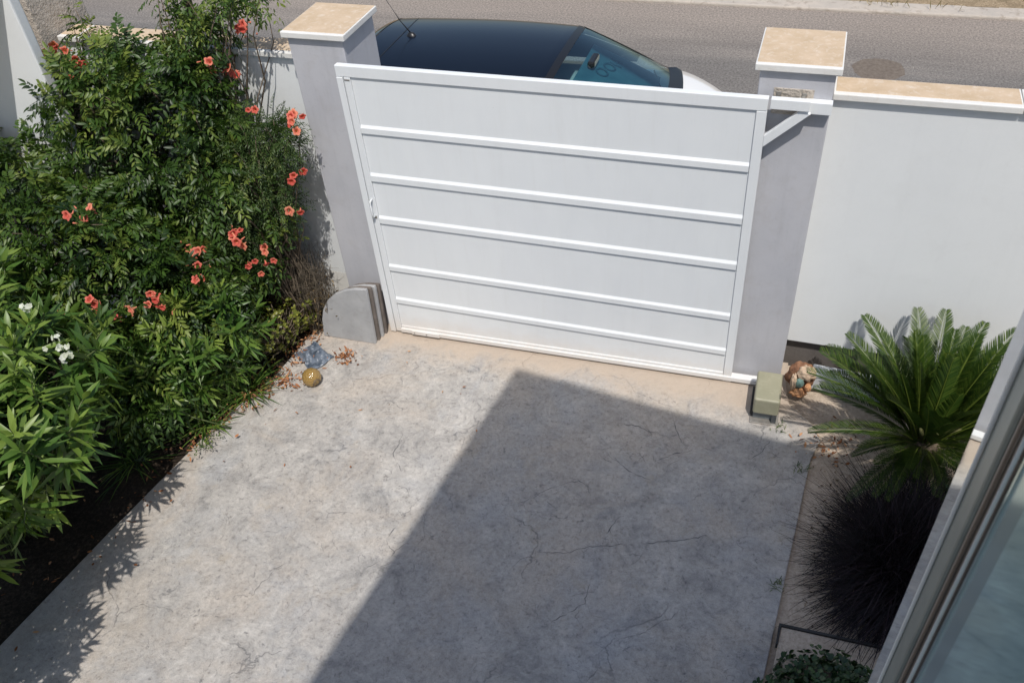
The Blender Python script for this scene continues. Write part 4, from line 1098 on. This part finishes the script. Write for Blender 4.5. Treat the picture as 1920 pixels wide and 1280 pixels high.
# ------------------------------------------------------------------ right bed
def cycad():
    c0 = Vector((3.95, -.52, GZ(3.95))); t = thing('cycad', 'sago palm with stiff feathery fronds in the right bed against the white wall', 'cycad', c0)
    V, F = lathe([(.0, .30), (.08, .29), (.12, .22), (.135, .1), (.12, 0)], 18); V = [(x * (1 + .1 * random.random()), y * (1 + .1 * random.random()), z) for x, y, z in V]
    mesh_obj('trunk', V, F, M['bark'], t)
    meshes = []
    for kind in range(5):
        # frond along +x rising then arching
        L = .88; npair = 74; B = []; Dv = []; Up = []; LL = []
        arch = (.05, .14, .25, .38, .52)[kind]
        def pt(s): return np.array([L * s * (1 - .05 * arch * s), 0, -arch * L * s ** 2.2 + .0])
        pts = [pt(s) for s in np.linspace(0, 1, 14)]
        for i in range(npair):
            s = .16 + .84 * i / (npair - 1); p = pt(s); tg = pt(min(1, s + .02)) - pt(s - .02); tg /= np.linalg.norm(tg)
            nz = np.cross(tg, [0, 1, 0]); nz = -nz if nz[2] < 0 else nz
            for sg in (-1, 1):
                B.append(p); Dv.append(tg * .78 + np.array([0, sg, 0]) * .62 + nz * .38 + rng.normal(0, .03, 3)); Up.append(nz); LL.append(.145 * (math.sin(math.pi * min(1, .20 + .80 * s)) ** .55 + .18) * .9)
        parts = [leaves(B, Dv, Up, LL, .0074, .10, .35, np.clip(rng.normal(.5, .14, len(B)), 0, 1), ((.3, 1.0), (.75, .85)))]
        o = leaf_obj('frond', parts, M['palm_leaf'], t)
        meshes.append(o.data)
        if kind == 0: base_o = o
        else: bpy.data.objects.remove(o)
        V, F = tube(pts, [.007 - .0055 * k / 13 for k in range(14)], 5)
        n0 = len(meshes[-1].vertices)
        # merge rachis
        import bmesh
        bm = bmesh.new(); bm.from_mesh(meshes[-1]); lay = bm.verts.layers.float.get('tint')
        vs = [bm.verts.new(v) for v in V]
        for v in vs: v[lay] = 1.0
        for f in F: bm.faces.new([vs[i] for i in f])
        bm.to_mesh(meshes[-1]); bm.free()
    bpy.data.objects.remove(base_o)
    specs = []
    for ring_, (n, el, k) in enumerate([(10, 80, 0), (20, 66, 1), (25, 50, 2), (26, 34, 3), (18, 17, 3)]):
        for i in range(n): specs.append((360 * i / n + ring_ * 17 + random.gauss(0, 7), el + random.gauss(0, 7), min(4, max(0, k + random.choice((0, 0, 1, -1))))))
    for az, el, k in specs:
        front = 195 < az % 360 < 345 and el < 62
        if el < 44 and 142 < az % 360 < 166: continue
        if el < 22 and 165 < az % 360 < 200: continue
        o = bpy.data.objects.new('frond', meshes[k]); col.objects.link(o); o.parent = t
        zr = R(az); o.location = (.05 * math.cos(zr), .05 * math.sin(zr), .24)
        o.rotation_euler = (Matrix.Rotation(zr, 3, 'Z') @ Matrix.Rotation(R(-el), 3, 'Y') @ Matrix.Rotation(random.gauss(0, .15), 3, 'X')).to_euler()
        s = random.uniform(.88, 1.04) * (.86 if el > 56 else .97) * (.62 if front else 1) * .95 * (.84 if 140 < az % 360 < 215 and el < 48 else 1)
        # fronds reaching towards the wall are kept short of it
        yt = math.sin(zr) * math.cos(R(el)) * .88 * s
        if c0.y + yt > .16: s *= (.16 - c0.y) / yt
        o.scale = (s, s, s)
    # young unfolding leaves: tan-green lobes at the heart
    P = []; 
    hp = []
    for k in range(9):
        a = k * 2.4; r = .09; hp.append(tube([(r * .4 * math.cos(a), r * .4 * math.sin(a), .27), (r * math.cos(a), r * math.sin(a), .40), (r * 1.9 * math.cos(a), r * 1.9 * math.sin(a), .50)], [.02, .022, .008], 7))
    V, F = join(*hp); mesh_obj('young_leaves', V, F, mottled('young_cycad', (.09, .10, .03), (.17, .16, .06), 30, .8, .5, 80, .006), t, True)
cycad()

def black_grass():
    c0 = np.array([3.93, -1.36, GZ(3.93)]); N = 13000
    an = rng.uniform(0, 6.28, N); lean = rng.uniform(.05, 1.0, N) ** .8
    B = np.column_stack([rng.normal(0, .11, N) + np.cos(an) * .10 * lean, rng.normal(0, .12, N) + np.sin(an) * .10 * lean, np.zeros(N)])
    d = nrm(np.column_stack([np.cos(an + rng.normal(0, .5, N)) * lean * 1.1, np.sin(an + rng.normal(0, .5, N)) * lean * 1.2, 1.25 - .75 * lean]))
    L = rng.uniform(.38, .90, N) ** 1.15 * np.where(np.cos(an) < -.2, .74, 1.08); dr = rng.uniform(.35, 1.05, N) * (.45 + lean * .8)
    segs = 6; s = nrm(np.cross(d, [0, 0, 1.0])); Vs = []
    for k in range(segs + 1):
        q = k / segs; c = B + d * (L * q)[:, None] - np.array([0, 0, 1.0]) * (L * dr * q * q)[:, None]
        wv = .0028 * (1 - q * .85) + .0002
        Vs += [c - s * wv, c + s * wv]
    V = np.stack(Vs, 1).reshape(-1, 3); V[:, 2] = np.maximum(V[:, 2], .01)
    o = (np.arange(N) * (segs + 1) * 2)[:, None]
    Q = np.concatenate([o + np.array([[2 * k, 2 * k + 1, 2 * k + 3, 2 * k + 2]]) for k in range(segs)])
    ob = np_mesh('ornamental_grass', V, Q, M['grass_black'], None, np.repeat(rng.uniform(0, 1, N) ** 2.2, (segs + 1) * 2), True)
    ob.location = c0; tag(ob, 'big clump of fine blackish purple grass in the right bed below the cycad', 'grass clump')
black_grass()

def right_small():
    # leafy weed between cycad and grass
    c0 = Vector((4.12, -1.02, GZ(4.1))); t = thing('leafy_weed', 'upright grey green weed between the cycad and the dark grass', 'weed', c0)
    parts = []; lines = []
    for sx, sy, h in ((0, 0, .50), (.06, -.05, .42), (-.04, .05, .36)):
        lines.append(((sx * .3, sy * .3, 0), (sx, sy, h)))
        N = 26; q = np.linspace(.3, 1, N); B = np.column_stack([sx * q, sy * q, h * q]) + np.array(c0)
        an = np.arange(N) * 2.4; d = np.column_stack([np.cos(an), np.sin(an), np.full(N, .5)]); parts.append(leaves(B - np.array(c0), d, np.tile([0, 0, 1.0], (N, 1)), rng.uniform(.05, .09, N), .016, .2, .2))
    leaf_obj('foliage', parts, M['bush_leaf'], t); stems('stems', lines, M['stem_green'], t, .004, .002)
    # round leaf bush at the bottom
    c0 = Vector((3.42, -2.42, GZ(3.4))); t = thing('round_leaf_bush', 'dark green round leaved bush at the bottom right of the bed', 'bush', c0)
    P, D = shell_points([(3.45, -2.45, .16, .30, .24, .18), (3.66, -2.35, .22, .2, .2, .16), (3.2, -2.52, .12, .22, .18, .14), (3.5, -2.20, .12, .26, .16, .14)], 900, .55, 1.08, above)
    parts = []; N = len(P)
    for k in range(6):
        a, b = ortho(D); an = rng.uniform(0, 6.28, N)[:, None]; dd = nrm(D * .4 + a * np.cos(an) + b * np.sin(an) + np.array([0, 0, .3]))
        parts.append(leaves(P + dd * .012, dd, D, rng.uniform(.022, .040, N), .024, .1, .2, None, ((.35, .85), (.75, .9))))
    leaf_obj('foliage', [(V - np.array(c0), Q, T, c) for V, Q, T, c in parts], M['bush_leaf'], t)
    stems('stems', [(Vector((0, 0, 0)), Vector(p) - c0) for p in P[::5]], M['bark'], t, .005, .002, 4)
    # tiny weeds on the slab edge
    for (x, y, h, lab) in ((3.27, -.70, .07, 'tiny weed growing from the right edge of the driveway near the cycad shade'), (3.20, -1.62, .06, 'tiny dry weed at the driveway edge beside the dark grass'), (3.13, -2.30, .07, 'small weed at the driveway edge beside the round leaved bush'),
                           (3.10, -.36, .05, 'small yellowish weed in the corner behind the gate motor')):
        n = 24; B = np.column_stack([rng.normal(0, .022, n), rng.normal(0, .028, n), np.zeros(n)]); d = np.column_stack([rng.normal(size=n), rng.normal(size=n), np.full(n, .7)])
        V, Q, T, c = leaves(B, d, np.tile([0, 0, 1.0], (n, 1)), rng.uniform(h * .4, h * 1.0, n), .005, .2, .2)
        o = np_mesh('small_weed', V, Q, M['jas_leaf'], None, c, True, T); o.location = (x, y, GZ(x) + .002); tag(o, lab, 'weed')
    # buried slab with dark joint at the lower right
    z = GZ(3.4) + .005
    o = mesh_obj('paving_slab', *prism([(3.245, -1.905), (3.75, -1.895), (3.95, -1.89), (3.95, -2.30), (3.215, -2.30)], 0.0, .034, lambda x, y: z), M['rough_beige']); bevel(o, .004)
    o.data.materials[0] = M['sand']; tag(o, 'sand covered paving slab set in the right bed by the driveway', 'paving slab')
    o = mesh_obj('joint_strip', *prism([(3.232, -1.890), (3.95, -1.872), (3.95, -1.888), (3.243, -1.904), (3.236, -2.02), (3.226, -2.02)], 0.0, .044, lambda x, y: z), M['dark']); tag(o, 'thin black edging strip around the paving slab in the right bed', 'edging')
    # ornament
    ornament()
    trough()
def blobby(name, r, sc, mat, parent, loc, amp=.25, fr=3, seed=0, sub=4):
    import bmesh
    me = bpy.data.meshes.new(name); bm = bmesh.new(); bmesh.ops.create_icosphere(bm, subdivisions=sub, radius=r)
    for v in bm.verts:
        q = v.co / r; k = 1 + amp * mnoise.noise(q * fr + Vector((seed, 0, 0))) + amp * .4 * mnoise.noise(q * fr * 3 + Vector((seed, 3, 0)))
        v.co = Vector((v.co.x * sc[0], v.co.y * sc[1], v.co.z * sc[2])) * k
    bm.to_mesh(me); bm.free(); me.materials.append(mat); me.polygons.foreach_set('use_smooth', [True] * len(me.polygons))
    o = bpy.data.objects.new(name, me); col.objects.link(o)
    if parent: o.parent = parent
    o.location = loc; return o
def ornament():
    t = thing('garden_ornament', 'broken brown and cream rock ornament with a teal patch beside the right pillar', 'ornament', (3.185, -.02, GZ(3.18) + .02))
    br = mottled('rust_brown_rock', (.13, .055, .03), (.33, .17, .09), 18, .8, .8, 60, .01); cr = mottled('cream_rock', (.42, .30, .20), (.64, .50, .37), 22, .8, .8, 60, .008, (.25, .12, .06), .6)
    tl = mottled('teal_patch', (.10, .19, .17), (.17, .27, .24), 14, .6, .3); og = mottled('orange_rock', (.45, .20, .09), (.62, .34, .17), 20, .8, .6)
    blobby('shell', .10, (.95, .55, 1.25), br, t, (0, .03, .13), .22, 2.2, 3)
    blobby('upper_rock', .062, (1.0, .75, .95), cr, t, (.035, -.012, .205), .3, 2.5, 5)
    blobby('side_rock', .040, (.55, .8, 1.9), cr, t, (-.040, -.035, .125), .25, 2.5, 8)
    blobby('teal_stone', .036, (.8, .5, 1.25), tl, t, (.0, -.045, .135), .2, 2, 9)
    blobby('base_rock', .044, (1.25, .8, .75), og, t, (.0, -.045, .045), .35, 3, 11)
    blobby('small_rock', .028, (.8, .8, 1.3), og, t, (.058, -.035, .095), .35, 3, 12)
def trough():
    t = thing('planter_trough', 'low pale blue white trough lying at the foot of the right wall', 'trough', (3.62, .08, GZ(3.62)), R(-3))
    m = mottled('pale_trough', (.50, .53, .56), (.62, .65, .67), 8, .6, .2, 60, .004, (.3, .27, .22), .4)
    o = boxo('body', (-.35, .36, -.055, .055, .0, .125), m, t, .008)
    boxo('lid', (-.36, .37, -.062, .062, .1265, .142), m, t, .006)
right_small()
